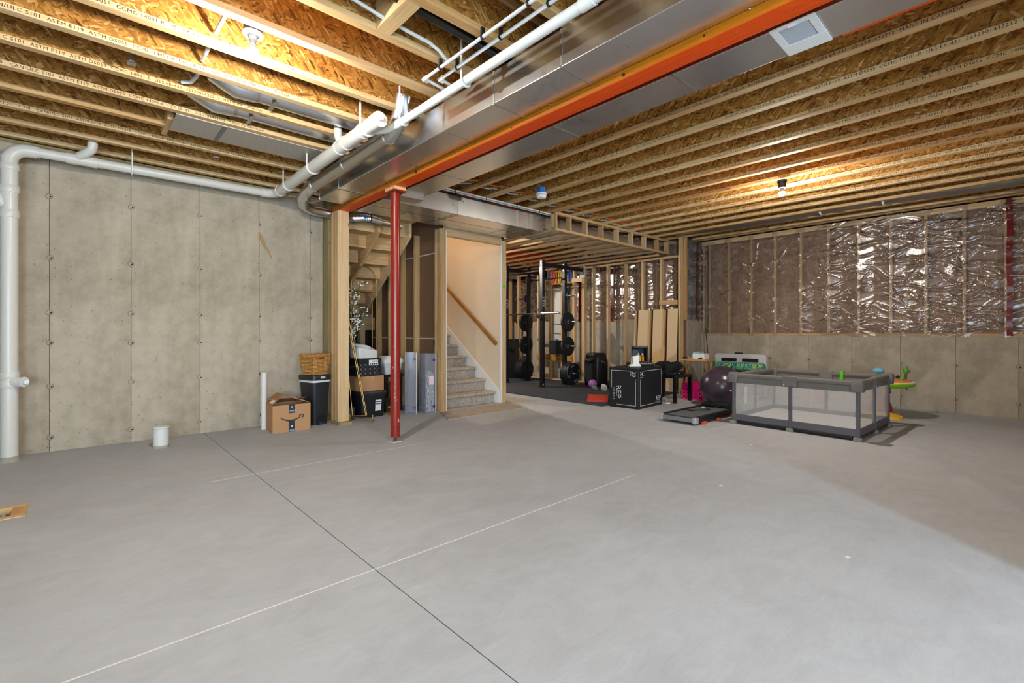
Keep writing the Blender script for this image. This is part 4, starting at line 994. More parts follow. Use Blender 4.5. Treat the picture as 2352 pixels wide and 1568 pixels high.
for yy in (.052, .022): MB().box(-.038, yy - .008, .001, .038, yy + .004, .0016).xf(lbm).build('label_print', plain('#2b2f6b', .6), tt)
bxc = thing('plain_carton', 'small plain cardboard box taped shut on top of the black tote', 'box', (2.94, 6.15, .352), math.radians(5))
loft(MB(), [(0, rrect(.175, .15, .002, 1)), (.20, rrect(.175, .15, .002, 1))]).build('carton_body', CARD, bxc)
MB().box(-.02, -.1512, .14, .02, -.1502, .20).build('tape_strip', plain('#b99a76', .3), bxc); MB().box(-.02, -.151, .2, .02, .151, .201).build('tape_strip', plain('#b99a76', .3), bxc)
def crate(name, label, loc, rz, hexc, W, D, H, rows=3, cols=5):
    c = thing(name, label, 'crate', loc, rz); m = plain(hexc, .4, 0, .06, 30); dk = plain('#0a0a0c' if hexc != '#1b1d22' else '#8f8f8c', .7)
    wall = .006; nh = cols
    def face(width, ylev, axis):
        mb = MB(); r = .0155; zs = [H * (.16 + .24 * k) for k in range(rows)]; xs = [(-width / 2 + width * (k + .5) / nh) for k in range(nh)]
        # plate with square-ring cells around round holes
        cellw = width / nh; cellh = H * .24; n = 12
        for x in xs:
            for z in zs:
                o_ = []; q = []
                for j in range(n):
                    a = 2 * PI * j / n; q.append((x + r * math.cos(a), z + r * math.sin(a)))
                    s = max(abs(math.cos(a)) / (cellw / 2), abs(math.sin(a)) / (cellh / 2)); o_.append((x + math.cos(a) / s, z + math.sin(a) / s))
                vs = []
                for aa, zz_ in o_ + q: vs.append((aa, ylev, zz_) if axis == 1 else (ylev, aa, zz_))
                mb.add(vs, [(j, (j + 1) % n, n + (j + 1) % n, n + j) for j in range(n)])
        zl, zh = zs[0] - cellh / 2, zs[-1] + cellh / 2
        return mb, zl, zh
    for s in (-1, 1):
        mb, zl, zh = face(W, s * D / 2, 1); o = mb.build('perforated_side', m, c); md = o.modifiers.new('th', 'SOLIDIFY'); md.thickness = wall; md.offset = 0
        mb, zl, zh = face(D, s * W / 2, 0); o = mb.build('perforated_side', m, c); md = o.modifiers.new('th', 'SOLIDIFY'); md.thickness = wall; md.offset = 0
    def band(z0, z1, ex): 
        mb = MB(); a, b = W / 2 + ex, D / 2 + ex
        mb.box(-a, -b, z0, a, -b + wall + ex, z1).box(-a, b - wall - ex, z0, a, b, z1).box(-a, -b, z0, -a + wall + ex, b, z1).box(a - wall - ex, -b, z0, a, b, z1); return mb
    band(0, zl, .003).build('bottom_band', m, c); band(zh, H, .006).build('rim_band', m, c, bevel=.003)
    MB().box(-W / 2, -D / 2, 0, W / 2, D / 2, .006).build('crate_floor', m, c)
    return c
ck = crate('black_crate', 'black perforated crate stacked on the small cardboard box', (2.905, 6.15, .556), math.radians(4), '#1b1d22', .33, .30, .235)
bx('crate_contents', plain('#8f8f8c', .7), ck, -.14, -.13, .007, .14, .13, .16)
MB().box(-.02, -.1575, .14, .115, -.1563, .215).build('sticker', LABELW, ck)
for k in range(4): MB().box(-.01 + .03 * k, -.1582, .15, .012 + .03 * k, -.1576, .168).build('sticker_print', plain('#20242c' if k else '#6a4fa0', .6), ck)
MB().box(.02, -.1582, .182, .10, -.1576, .205).build('sticker_print', plain('#b9bcc0', .6), ck)
stk_ = [o for o in ck.children if o.name.split('.')[0] == 'sticker'][0]
for o in [o for o in ck.children if o.name.startswith('sticker_print')]: under(o, stk_)
lb_ = [o for o in tt.children if o.name.startswith('paper_label')][0]
for o in [o for o in tt.children if o.name.startswith('label_print')]: under(o, lb_)
sh = thing('white_plastic_shell', 'cloudy white curved plastic seat shell lying on the black crate', 'plastic shell', (2.895, 6.14, .793), math.radians(6))
secs = []
for i in range(9):
    u = i / 8; z = lambda x, y, u=u: u * (.125 + .060 * max(0, (y + .02) / .14) - .03 * (x / .15) * .8)
    secs.append((z, rrect(.150 + .006 * math.sin(u * PI), .125, .05)))
o = loft(MB(), secs, True, False).build('shell_body', clear_mat('milky_plastic', '#e4e4e2', .88, .3), sh, smooth=True)
md = o.modifiers.new('th', 'SOLIDIFY'); md.thickness = .004
# ---- gold frames
GOLD = metal_mat('gold_tube', '#a07c3c', .4, .0)
gr = thing('gold_garment_rack', 'slim gold rolling rack leaning against the timber post with little casters', 'rack', (0, 0, 0))
for a, b in (((2.60, 5.84, .08), (2.50, 6.0, 1.75)), ((2.73, 5.74, .08), (2.515, 5.99, 1.70)), ((2.745, 5.74, .08), (2.54, 5.99, 1.70))):
    MB().tube([a, b], .0052, 8).build('upright_tube', BRASS, gr, smooth=True)
MB().tube([(2.60, 5.84, .075), (2.735, 5.735, .075)], .006, 8).build('base_bar', GOLD, gr, smooth=True)
MB().tube([(2.57, 5.90, .7), (2.64, 5.83, .7)], .005, 8).build('cross_bar', GOLD, gr, smooth=True)
MB().tube([(2.62, 5.90, .05), (2.79, 5.70, .05)], .005, 8).build('base_bar', GOLD, gr, smooth=True)
for p in ((2.60, 5.92), (2.80, 5.69)):
    MB().tube([(p[0], p[1], .022), (p[0], p[1], .085)], .009, 8).build('caster_stem', GOLD, gr); MB().sphere((p[0], p[1], .016), .016, 12, 8).build('caster', BRASS, gr, smooth=True)
for k, (xa, xb, y, top, lb) in enumerate(((2.90, 3.29, 6.55, 2.10, 'tall gold arch stand behind the stacked boxes under the stairs'), (2.98, 3.25, 6.62, 1.74, 'shorter gold arch stand nested inside the tall one'))):
    g_ = thing('gold_arch_stand', lb, 'stand'); r = (xb - xa) / 2; cxm = (xa + xb) / 2
    MB().tube([(xa, y, .02), (xa, y, top - r * 1.4)] + [(cxm - r * math.cos(t), y, top - r * 1.4 + r * 1.4 * math.sin(t)) for t in [PI * i / 16 for i in range(1, 16)]] + [(xb, y, top - r * 1.4), (xb, y, .02)], .008, 8).build('arch_tube', GOLD, g_, smooth=True)
    MB().box(xa - .01, y - .08, .0, xb + .01, y + .08, .016).build('base_plate', BRASS, g_, bevel=.003)
gs = thing('yellow_metal_stand', 'yellow square-tube stand with a flat foot behind the red column', 'stand', (3.27, 5.98, 0))
bx('upright_tube', plain('#c8912a', .4, .3), gs, -.012, -.012, .02, .012, .012, 1.55); bx('foot', plain('#c8912a', .4, .3), gs, -.10, -.06, 0, .06, .06, .02); bx('foot_bar', plain('#c8912a', .4, .3), gs, -.10, -.01, .10, .0, .01, .12)
# ---- faux blossom branches
pt = thing('blossom_branches', 'tall faux green branches with white blossoms behind the timber post', 'plant', (2.62, 6.02, 0))
STEM = plain('#4d4a2c', .7); LEAF = plain('#3d4f2b', .6, 0, .2, 30); PETAL = plain('#efeadf', .6)
leaf, pet = MB(), MB(); rnd = random.Random(4)
for s in range(9):
    a = rnd.uniform(-.5, .9); tip = Vector((.02 + .30 * rnd.uniform(.1, 1), -.10 * rnd.uniform(-.5, 1), rnd.uniform(1.25, 1.86))); base = Vector((0, 0, .02)); mid = Vector((.02, 0, tip.z - .34))
    pts = [base.lerp(mid, i / 4) for i in range(5)] + [mid.lerp(tip, i / 4) + Vector((0, 0, .03 * math.sin(PI * i / 4))) for i in range(1, 5)]
    MB().tube(pts, [.006] * 5 + [.0045, .0035, .0025, .0015], 6).build('stem', STEM, pt, smooth=True)
    for k in range(34):
        u = rnd.uniform(.0, 1.0); p = mid.lerp(tip, u) + Vector((rnd.gauss(0, .03), rnd.gauss(0, .03), rnd.gauss(0, .03)))
        d = Vector((rnd.gauss(.3, .6), rnd.gauss(-.2, .6), rnd.gauss(.5, .5))).normalized(); M = frame(p, d, d.cross(Vector((rnd.random(), rnd.random(), .3))))
        if k < 20: pet.join(MB().sphere((0, 0, 0), .0118, 6, 4, (1.25, .75, .7)).xf(M))
        else: leaf.add([tuple(M @ Vector(q)) for q in ((0, 0, 0), (.02, .007, .002), (.045, 0, 0), (.02, -.007, .002))], [(0, 1, 2, 3)])
o = pet.build('blossoms', PETAL, pt, smooth=True); o['kind'] = 'stuff'
o = leaf.build('leaves', LEAF, pt); o['kind'] = 'stuff'
MB().lathe([(.07, 0), (.09, .16), (.084, .16), (.07, .02)], 20).build('pot', plain('#3a3a3a', .6), pt, smooth=True)
# ---- clear under-bed boxes on end
CLEAR = clear_mat('smoky_clear_plastic', '#c3c6d0', .30, .18); PURP = plain('#4b2a66', .4)
for k, (x, y, rz, h, lb) in enumerate(((3.50, 5.93, math.radians(-28), .86, 'clear plastic under-bed box stood on end right of the red column'), (3.72, 5.84, math.radians(-10), .84, 'clear box of patterned fabric stood on end against the stair studs'))):
    c = thing('clear_storage_box', lb, 'storage bin', (x, y, 0), rz)
    loft(MB(), [(0, rrect(.075, .12, .015)), (h, rrect(.075, .12, .015))]).build('box_body', CLEAR, c, smooth=True)
    MB().box(-.085, -.128, .0, -.070, .128, h).build('snap_lid', CLEAR, c, bevel=.004); MB().box(.066, -.126, 0, .078, -.115, h).build('edge_rib', clear_mat('rib_plastic', '#d9dbe2', .8, .25), c)
    for z in (.09, h - .09): MB().cyl((.045, -.121, z), (.045, -.127, z), .02, 12).build('latch', PURP, c)
    if k:
        t2 = NT('patterned_fabric'); v = t2.coords(rand=False); w_ = t2.new('ShaderNodeTexWave'); t2.link(t2.mapping(v, (1, 1, 1)), w_.inputs[0]); w_.inputs['Scale'].default_value = 22; w_.inputs['Distortion'].default_value = 14; w_.inputs['Detail'].default_value = 2
        t2.base(t2.mix(t2.math('GREATER_THAN', w_.outputs['Fac'], .55), lin('#3b4154'), lin('#d4d4d8')), .9)
        loft(MB(), [(.02, rrect(.058, .105, .02)), (.55, rrect(.058, .10, .02)), (.60, rrect(.03, .06, .02))]).build('folded_fabric', t2.m, c, smooth=True)
        MB().box(-.03, -.1235, .40, .045, -.1215, .52).build('product_card', plain('#e6c9cf', .5), c)
    else:
        loft(MB(), [(.02, rrect(.05, .08, .02)), (.50, rrect(.045, .08, .02)), (.62, rrect(.02, .03, .01))]).build('dark_contents', plain('#51525c', .8), c, smooth=True)
wt = thing('white_tub', 'white plastic tub with a grey lid standing on black folding legs behind the red column', 'tub', (3.37, 6.30, 0))
for sx in (-1, 1):
    for sy in (-1, 1): bx('leg', BLACKP, wt, sx * .13 - .012, sy * .10 - .012, 0, sx * .13 + .012, sy * .10 + .012, .52)
bx('leg_frame', BLACKP, wt, -.15, -.12, .50, .15, .12, .54)
loft(MB(), [(.54, rrect(.12, .10, .03)), (.70, rrect(.15, .13, .04))]).build('tub_body', plain('#d9d9d6', .4), wt, smooth=True)
loft(MB(), [(.70, rrect(.16, .14, .05)), (.745, rrect(.165, .145, .05)), (.80, rrect(.11, .10, .05))]).build('lid', WHITE, wt, smooth=True)
rw = thing('red_wrapped_bundle', 'upright red bundle in a chrome wire basket at the back under the stairs', 'bundle', (3.22, 7.3, 0))
MB().tube([(0, 0, .75), (.02, 0, 1.2), (.05, 0, 1.42)], [.05, .065, .03], 14).build('red_bundle', plain('#8a1410', .5), rw, smooth=True)
for k in range(8):
    a = 2 * PI * k / 8; MB().tube([(.09 * math.cos(a), .09 * math.sin(a), 0), (.11 * math.cos(a), .11 * math.sin(a), 1.12)], .004, 6).build('basket_wire', CHROME, rw)
for z in (.35, .72, .92, 1.12): MB().tube([(.105 * math.cos(t), .105 * math.sin(t), z) for t in [2 * PI * i / 16 for i in range(17)]], .004, 6).build('basket_ring', CHROME, rw)
# ================================================================== GYM
mats = thing('rubber_flooring', 'black rubber gym floor made of large interlocking tiles under the squat rack', 'floor mat')
MATM = plain('#3d3f43', .85, 0, .25, 120, .3, .3)
for ix in range(2):
    for iy in range(4):
        xa = 5.95 + 1.185 * ix; ya = 4.43 + 1.10 * iy
        bx('floor_tile', MATM, mats, xa + .001, ya + .001, .0005, xa + 1.184, ya + 1.098, .019, .004)
MZ = .0195
rack = thing('squat_rack', 'black wall-mounted squat rack with punched uprights and a pull-up bar', 'squat rack', (0, 0, MZ))
TOP = 2.60
UP = ((7.03, 6.73), (7.72, 6.73), (7.03, 7.83), (7.72, 7.83))
HOLEM = plain('#8e9094', .5)
for (x, y) in UP:
    u = bx('upright', BLACKM, rack, x - .0375, y - .0375, 0, x + .0375, y + .0375, TOP, .004)
    hm = MB()
    for k in range(44): hm.cyl((-.0378, 0, -TOP / 2 + .12 + .055 * k), (-.0384, 0, -TOP / 2 + .12 + .055 * k), .0095, 8)
    for k in range(44): hm.cyl((0, -.0378, -TOP / 2 + .12 + .055 * k), (0, -.0384, -TOP / 2 + .12 + .055 * k), .0095, 8)
    o = hm.build('bolt_holes', plain('#030303', .9), u); o['kind'] = 'stuff'
    bx('foot_plate', BLACKM, rack, x - .06, y - .06, 0, x + .06, y + .06, .008)
    for dz in (.04, .16): 
        MB().cyl((x - .0378, y, TOP - dz), (x - .044, y, TOP - dz), .016, 10).build('bolt', CHROME, rack)
for y in (6.73, 7.83):
    bx('top_arm', BLACKM, rack, 7.0675, y - .03, TOP - .13, 7.6825, y + .03, TOP - .055); bx('top_arm', BLACKM, rack, 7.7575, y - .03, TOP - .13, 8.29, y + .03, TOP - .055)
    bx('wall_bracket', BLACKM, rack, 8.275, y - .04, TOP - .20, 8.31, y + .04, TOP - .015)
for x, z in ((7.03, 2.385), (7.72, 2.30)):
    MB().tube([(x, 6.77, z), (x, 7.79, z)], .0165, 14).build('pull_up_bar', plain('#1b1c1e', .35, .5), rack, smooth=True)
    for y in (6.775, 7.785): bx('bar_bracket', BLACKM, rack, x - .03, y - .01, z - .07, x + .03, y + .01, z + .07)
tx = text_mb('XULT', .085)
for (x, y) in (UP[0], UP[2]):
    m2 = MB(); m2.v = list(tx.v); m2.f = list(tx.f)
    m2.xf(frame((x + .028, y - .0385, 1.64), (0, 0, 1), (-1, 0, 0))).build('logo_print', plain('#e8e8e6', .5), rack)
    bx('hook_cup', BLACKM, rack, x - .10, y - .05, 1.40, x - .0375, y + .05, 1.485, .004)
MB().box(7.0, 6.69, .03, 7.03, 6.691, .07).build('warning_sticker', plain('#d6c52a', .5), rack)
for y in (6.73, 7.83): tag(bx('mounting_board', plain('#cfcac0', .7), None, 8.311, y - .07, 2.36, 8.3295, y + .07, 2.62), ('pale mounting board behind the %s bracket of the squat rack' % ('near' if y < 7 else 'far')), 'board')
bar = thing('barbell', 'steel barbell resting across the rack hooks without plates', 'barbell', (6.945, 0, 0))
MB().tube([(0, 8.35, 1.52), (0, 6.62, 1.52)], .014, 14).build('shaft', plain('#3a3b3e', .35, .7), bar, smooth=True)
MB().tube([(0, 6.62, 1.52), (0, 6.20, 1.52)], .025, 18).build('sleeve', CHROME, bar, smooth=True); MB().tube([(0, 6.66, 1.52), (0, 6.62, 1.52)], .034, 18).build('collar', CHROME, bar, smooth=True)
MB().tube([(0, 8.35, 1.52), (0, 8.75, 1.52)], .025, 18).build('sleeve', CHROME, bar, smooth=True)
PLT = plain('#121315', .5, 0, .15, 40)
def plate_mb(r, w):
    return MB().lathe([(.027, -w / 2), (r * .42, -w / 2), (r * .46, -w / 2 + .008), (r * .84, -w / 2 + .008), (r * .88, -w / 2), (r * .97, -w / 2), (r, -w / 2 + .007), (r, w / 2 - .007), (r * .97, w / 2), (r * .88, w / 2), (r * .84, w / 2 - .008), (r * .46, w / 2 - .008), (r * .42, w / 2), (.027, w / 2)], 36, cap=False).xf(Matrix.Rotation(PI / 2, 4, 'X'))
def plate(label, x, y, z, r, w, letters=False):
    p = thing('weight_plate', label, 'weight plate', (x, y, z), 0, 'weight plates stored on the squat rack')
    plate_mb(r, w).build('plate_disc', PLT, p, smooth=True)
    MB().lathe([(.030, -w / 2 - .001), (.042, -w / 2 - .001), (.042, w / 2 + .001), (.030, w / 2 + .001), (.030, -w / 2 - .001)], 22, cap=False).xf(Matrix.Rotation(PI / 2, 4, 'X')).build('hub_ring', CHROME, p, smooth=True)
    if letters:
        for a in (20, 110, 200, 290):
            rr_ = r * .66; c = Vector((rr_ * math.cos(math.radians(a)), -w / 2 - .0005, rr_ * math.sin(math.radians(a))))
            tdir = Vector((-math.sin(math.radians(a)), 0, math.cos(math.radians(a)))); ndir = Vector((-math.cos(math.radians(a)), 0, -math.sin(math.radians(a))))
            m = text_mb('45' if a in (20, 200) else 'XULT', .055 if a in (20, 200) else .05, 'CENTER'); m.xf(frame(c, -tdir, -ndir)).build('raised_lettering', plain('#d8d8d6', .5), p)
    return p
def peg(x, y, z, d, L):
    pg = MB().tube([(x, y, z), (x, y + d * L, z)], .0245, 16).build('plate_peg', CHROME, rack, smooth=True)
    pg.location.z -= MZ
LB = {6.73: 'near', 7.83: 'far'}
for y, d, side in ((6.73, -1, 'near'), (7.83, 1, 'far')):
    yo = y + d * .0375
    for z, L in ((1.92, .26), (1.36, .26), (.84, .26), (.27, .30)): peg(7.72, yo, z, d, L)
    plate('small black plate on the top peg of the %s side of the rack' % side, 7.72, yo + d * .03, 1.92, .085, .028)
    plate('large black plate on the second peg of the %s side of the rack' % side, 7.72, yo + d * .05, 1.36, .205, .05)
    plate('large black plate on the third peg of the %s side of the rack' % side, 7.72, yo + d * .05, .84, .205, .05)
    for k, nm in enumerate(('inner', 'middle', 'outer')):
        plate('%s of three thick black plates on the lowest peg, %s side of the rack' % (nm, side), 7.72, yo + d * (.045 + .075 * k), .27, .222, .07, side == 'near' and k == 2)
sbx = thing('tall_black_case', 'tall black panel case standing behind the far side of the squat rack', 'case', (7.86, 8.62, MZ), .3)
loft(MB(), [(0, rrect(.09, .20, .01)), (.95, rrect(.09, .20, .01))]).build('case_body', BLACKM, sbx); MB().box(-.092, -.205, .93, .092, .205, .955).build('case_cap', BLACKP, sbx)
amp = thing('black_wall_speaker', 'small black speaker box on the lower wooden strip behind the rack', 'speaker', (8.20, 7.42, .625))
loft(MB(), [(0, rrect(.105, .10, .012)), (.31, rrect(.105, .10, .012))]).build('cabinet', BLACKM, amp, smooth=True); bx('grille', RUBBER, amp, -.112, -.085, .02, -.105, .085, .29)
bx('shelf_cleat', STUDW[1], amp, -.105, -.12, -.003, .105, .12, -.0005)
for k, (y, hx, cn) in enumerate(((7.93, '#474a52', 'charcoal'), (7.68, '#6d7480', 'grey'), (7.59, '#c8402c', 'red'), (7.49, '#ec7a25', 'orange'), (7.37, '#e3bf2c', 'yellow'), (7.06, '#2a4a9c', 'blue'))):
    b = thing('resistance_band', cn + ' resistance band loop hanging on the gym wall', 'resistance band', (8.285, y, 2.30), 0, 'resistance bands hanging on the gym wall')
    L = .27; w_ = .008 + .005 * (k % 3)
    pts = [(0, -.02, L), (0, -.028, L * .5), (0, -.016, .02), (0, 0, 0), (0, .016, .02), (0, .028, L * .5), (0, .02, L), (0, 0, L + .02), (0, -.02, L)]
    MB().tube(pts, w_, 6).build('band_loop', plain(hx, .5), b, smooth=True); MB().tube([(.045, 0, L + .01), (-.02, 0, L + .012)], .005, 6).build('hook', CHROME, b)
# speaker
spk = thing('loudspeaker', 'black moulded plastic loudspeaker standing on the gym mat by the studs', 'speaker', (8.02, 6.12, MZ), math.radians(-8))
loft(MB(), [(0, rrect(.15, .19, .05)), (.06, rrect(.165, .205, .06)), (.5, rrect(.165, .205, .06)), (.66, rrect(.145, .18, .06)), (.69, rrect(.12, .15, .05))]).build('cabinet', BLACKP, spk, smooth=True)
loft(MB(), [(.08, rrect(.006, .165, .004)), (.42, rrect(.006, .165, .004))]).xf(Matrix.Translation((-.165, 0, 0))).build('woofer_grille', RUBBER, spk)
MB().tube([(-.169, -.11, .54), (-.171, 0, .52), (-.169, .11, .54)], .03, 10).build('horn', BLACKM, spk, smooth=True)
MB().tube([(0, -.205, .52), (.02, -.235, .48), (.02, -.235, .34), (0, -.205, .30)], .012, 8).build('side_handle', BLACKM, spk, smooth=True)
MB().box(-.05, -.212, .5, -.01, -.203, .54).build('bracket_plate', CHROME, spk)
o = MB().sphere((0, 0, 0), .088, 28, 16).build('ball_shell', plain('#a66bb5', .35), thing('lilac_ball', 'small lilac exercise ball on the mat in front of the loudspeaker', 'ball', (7.62, 5.90, MZ + .088)), smooth=True)
def hexbell(name, label, loc, rz, L, r, mat, group=None):
    d = thing(name, label, 'dumbbell', loc, rz, group)
    for s in (-1, 1):
        MB().tube([(s * L / 2, 0, r * .87), (s * (L / 2 - .075), 0, r * .87)], r, 6).xf(Matrix.Identity(4)).build('head', mat, d, bevel=.006)
    MB().tube([(-L / 2 + .06, 0, r * .87), (L / 2 - .06, 0, r * .87)], .014, 10).build('handle', mat, d, smooth=True)
    return d
GR = plain('#7f8280', .6)
hexbell('grey_dumbbell', 'small grey dumbbell lying on the mat beside the lilac ball', (7.45, 5.72, MZ + .002), .9, .20, .04, GR)
hexbell('grey_dumbbell', 'small grey dumbbell next to the kettlebell on the mat', (7.55, 5.58, MZ + .002), .4, .19, .038, GR)
kb = thing('kettlebell', 'black kettlebell on the mat behind the plyo box', 'kettlebell', (7.78, 5.56, MZ))
MB().lathe([(.05, 0), (.085, .03), (.1, .085), (.085, .14), (.05, .165)], 24).build('bell', BLACKM, kb, smooth=True); MB().tube(arc((0, 0, .16), (1, 0, 0), (0, 0, 1), .055, 0, PI, 10), .014, 10).build('handle', BLACKM, kb, smooth=True)
mp = thing('white_weight_disc', 'small white lettered disc leaning by the kettlebell', 'weight plate', (7.35, 5.42, MZ)); MB().lathe([(.06, -.01), (.075, 0), (.06, .01)], 20).xf(Matrix.Translation((0, 0, .075)) @ Matrix.Rotation(1.3, 4, 'Y')).build('disc', plain('#d8d3cf', .5), mp, smooth=True)
# folded orange exercise mat
om = thing('orange_mat', 'folded orange exercise mat lying on the black rubber floor', 'exercise mat', (6.42, 4.86, MZ), .62)
OR = plain('#d9482c', .6, 0, .05, 40)
loft(MB(), [(0, rrect(.30, .17, .01)), (.012, rrect(.30, .17, .01))]).build('lower_fold', OR, om)
pr = MB()
vs = []
for i in range(13):
    u = i / 12; x = -.29 + .58 * u; z = .014 + .05 * max(0, 1 - ((u - .55) / .4) ** 2)
    vs += [(x, -.165, z), (x, .165, z), (x, .165, z + .012), (x, -.165, z + .012)]
fs = [(4 * i + j, 4 * i + (j + 1) % 4, 4 * i + 4 + (j + 1) % 4, 4 * i + 4 + j) for i in range(12) for j in range(4)] + [(0, 1, 2, 3), (51, 50, 49, 48)]
pr.add(vs, fs).build('upper_fold', OR, om, smooth=True)
# ---- plyo box
pb = thing('plyometric_box', 'black foam plyometric box with white border lines and lettering', 'plyo box', (6.095, 3.875, 0), math.radians(3.5))
BW, BD, BH = .762, .508, .61
MB().box(0, 0, 0, BW, BD, BH).build('foam_block', plain('#141416', .55, 0, .1, 60), pb, bevel=.012, seg=3)
PRN = plain('#d9d9d8', .5)
def line(ax, a0, b0, a1, b1):
    if ax == 0: MB().box(-.0012, a0, b0, -.0004, a1, b1).build('border_line', PRN, pb)
    else: MB().box(a0, -.0012, b0, a1, -.0004, b1).build('border_line', PRN, pb)
lw = .006; i_ = .045
# front-left face (x=0 plane, runs along y); right face (y=0 plane, runs along x)
for (y0_, z0_, y1_, z1_) in ((i_, BH - i_ - lw, BD - i_, BH - i_), (i_ + .09, BH - i_ - lw, BD - i_, BH - i_)): pass
line(0, i_ + .10, BH - i_ - lw, BD - i_, BH - i_); line(0, BD - i_ - lw, .30, BD - i_, BH - i_); line(0, i_, i_, i_ + lw, BH - .20); line(0, i_, i_, BD - .14, i_ + lw)
line(1, i_ + .09, BH - i_ - lw, BW - i_, BH - i_); line(1, BW - i_ - lw, .16, BW - i_, BH - i_); line(1, i_, i_, i_ + lw, BH - .17); line(1, i_, i_, BW - .24, i_ + lw)
def prt(txt, size, o, x, y, name='face_print', mat=PRN, sp=1.0): text_mb(txt, size, space=sp).xf(frame(o, x, y)).build(name, mat, pb)
e = -.0015
prt('24', .085, (.035, e, BH - .115), (1, 0, 0), (0, 0, 1)); prt('\u25B2' if False else 'A', .035, (.135, e, BH - .125), (1, 0, 0), (0, 0, 1)); prt('INCH', .030, (.037, e, BH - .152), (1, 0, 0), (0, 0, 1))
prt('REP', .098, (BW - .235, e, .085), (1, 0, 0), (.12, 0, 1)); prt('FITNESS', .036, (BW - .245, e, .045), (1, 0, 0), (0, 0, 1), sp=1.35)
prt('20', .085, (e, .105, BH - .05), (0, 0, -1), (0, -1, 0)); prt('INCH', .030, (e, .14, BH - .05), (0, 0, -1), (0, -1, 0)); prt('A', .035, (e, .06, BH - .165), (0, 0, -1), (0, -1, 0))
prt('REP', .125, (e, BD - .13, .335), (0, 0, -1), (0, -1, .12)); prt('FITNESS', .042, (e, BD - .075, .30), (0, 0, -1), (0, -1, 0), sp=1.3)
# ---- on the box
bl = thing('water_dispenser', 'white sloped gadget with a grey tinted tank on the plyo box', 'dispenser', (6.28, 4.06, BH + .001), math.radians(-40))
MB().prism([(-.085, 0), (.075, 0), (.085, .03), (.055, .05), (.045, .19), (-.035, .16), (-.045, .05), (-.085, .02)], -.055, .055, 1).build('stand_body', WHITE, bl, bevel=.006)
loft(MB(), [(.0, rrect(.092, .062, .03)), (.014, rrect(.09, .06, .03))]).build('rubber_base', BLACKP, bl); bx('red_stripe', plain('#b03030', .5), bl, -.046, -.056, .05, -.036, -.045, .155)
loft(MB(), [(.17, rrect(.045, .042, .02)), (.265, rrect(.048, .045, .02))]).build('tinted_tank', clear_mat('grey_tank', '#49525c', .75, .1), bl, smooth=True)
pd = thing('supplement_case', 'black open-front case holding yellow containers on the plyo box', 'case', (6.60, 4.17, BH + .001), math.radians(-40))
MB().box(-.19, -.12, 0, .19, .12, .05).build('case_base', BLACKP, pd, bevel=.01)
MB().box(-.11, -.07, .05, -.10, .09, .28).build('case_wall', BLACKP, pd); MB().box(.08, -.07, .05, .11, .09, .28).build('case_wall', BLACKP, pd); MB().box(-.11, .08, .05, .11, .092, .28).build('case_wall', BLACKP, pd)
MB().box(-.115, -.075, .27, .115, .095, .31).build('case_top', BLACKP, pd, bevel=.015); bx('case_sill', BLACKP, pd, -.10, -.07, .05, .08, -.055, .075)
for k, (x, hx) in enumerate(((-.06, '#d89a1c'), (-.012, '#e0a322'), (.04, '#b57412'))):
    MB().lathe([(.022, .05), (.024, .12), (.020, .14), (.016, .165)], 14, (x, -.01, 0)).build('container', plain(hx, .35), pd, smooth=True)
MB().sphere((-.04, -.03, .185), .022, 14, 8).build('container_cap', plain('#d9d2c4', .4), pd, smooth=True); MB().sphere((.03, -.02, .18), .02, 14, 8).build('container_cap', plain('#cdb58d', .4), pd, smooth=True)
for k in range(9): MB().box(-.16 + .035 * k, -.121, .035, -.14 + .035 * k, -.1195, .043).build('case_trim', plain('#cbb873', .5), pd)
# ---- side table with dumbbells, crate, tray table
st = thing('black_side_table', 'low square black side table with chunky legs beside the plyo box', 'table', (7.32, 4.08, 0))
bx('table_top', plain('#0c0c0d', .3), st, -.28, -.28, .40, .28, .28, .445, .003)
for sx in (-1, 1):
    for sy in (-1, 1): bx('leg', plain('#0c0c0d', .3), st, sx * .255 - .025, sy * .255 - .025, 0, sx * .255 + .025, sy * .255 + .025, .40)
for k in range(2):
    d = thing('adjustable_dumbbell', 'black adjustable dumbbell of many plates, %s on the black side table' % ('nearer one' if k == 0 else 'farther one'), 'dumbbell', (7.30 + .02 * k, 3.96 + .22 * k, .446), math.radians(6))
    bx('cradle', BLACKP, d, -.20, -.085, 0, .20, .085, .05, .006)
    for s in (-1, 1):
        for j in range(6): MB().tube([(s * (.075 + .022 * j), 0, .13), (s * (.093 + .022 * j), 0, .13)], .082 - .003 * j, 14).build('weight_disc', PLT, d, smooth=True)
    MB().tube([(-.08, 0, .13), (.08, 0, .13)], .016, 12).build('handle', CHROME, d, smooth=True)
    bx('cradle_badge', LABELW, d, -.02, -.0865, .015, .02, -.0855, .025)
pk = crate('pink_crate', 'hot pink perforated crate on the floor behind the black side table', (7.86, 3.86, 0), math.radians(3), '#e0176f', .36, .34, .27)
bx('crate_contents', plain('#2a2422', .8), pk, -.15, -.14, .01, .15, .14, .18)
mball = thing('black_medicine_ball', 'black medicine ball partly hidden behind the plyo box', 'ball', (7.28, 4.62, MZ + .125)); MB().sphere((0, 0, 0), .125, 26, 14).build('ball_shell', BLACKM, mball, smooth=True)
sho = thing('grey_shoes', 'grey and white shoe lying under the black side table', 'shoe', (7.02, 4.0, 0), 1.2); loft(MB(), [(0, rrect(.13, .045, .04)), (.03, rrect(.135, .048, .04)), (.06, rrect(.11, .04, .035)), (.085, rrect(.05, .03, .02))]).build('upper', plain('#8d867d', .8, 0, .3, 40), sho, smooth=True); loft(MB(), [(0.0005, rrect(.14, .05, .045)), (.02, rrect(.138, .049, .045))]).build('sole', LABELW, sho)
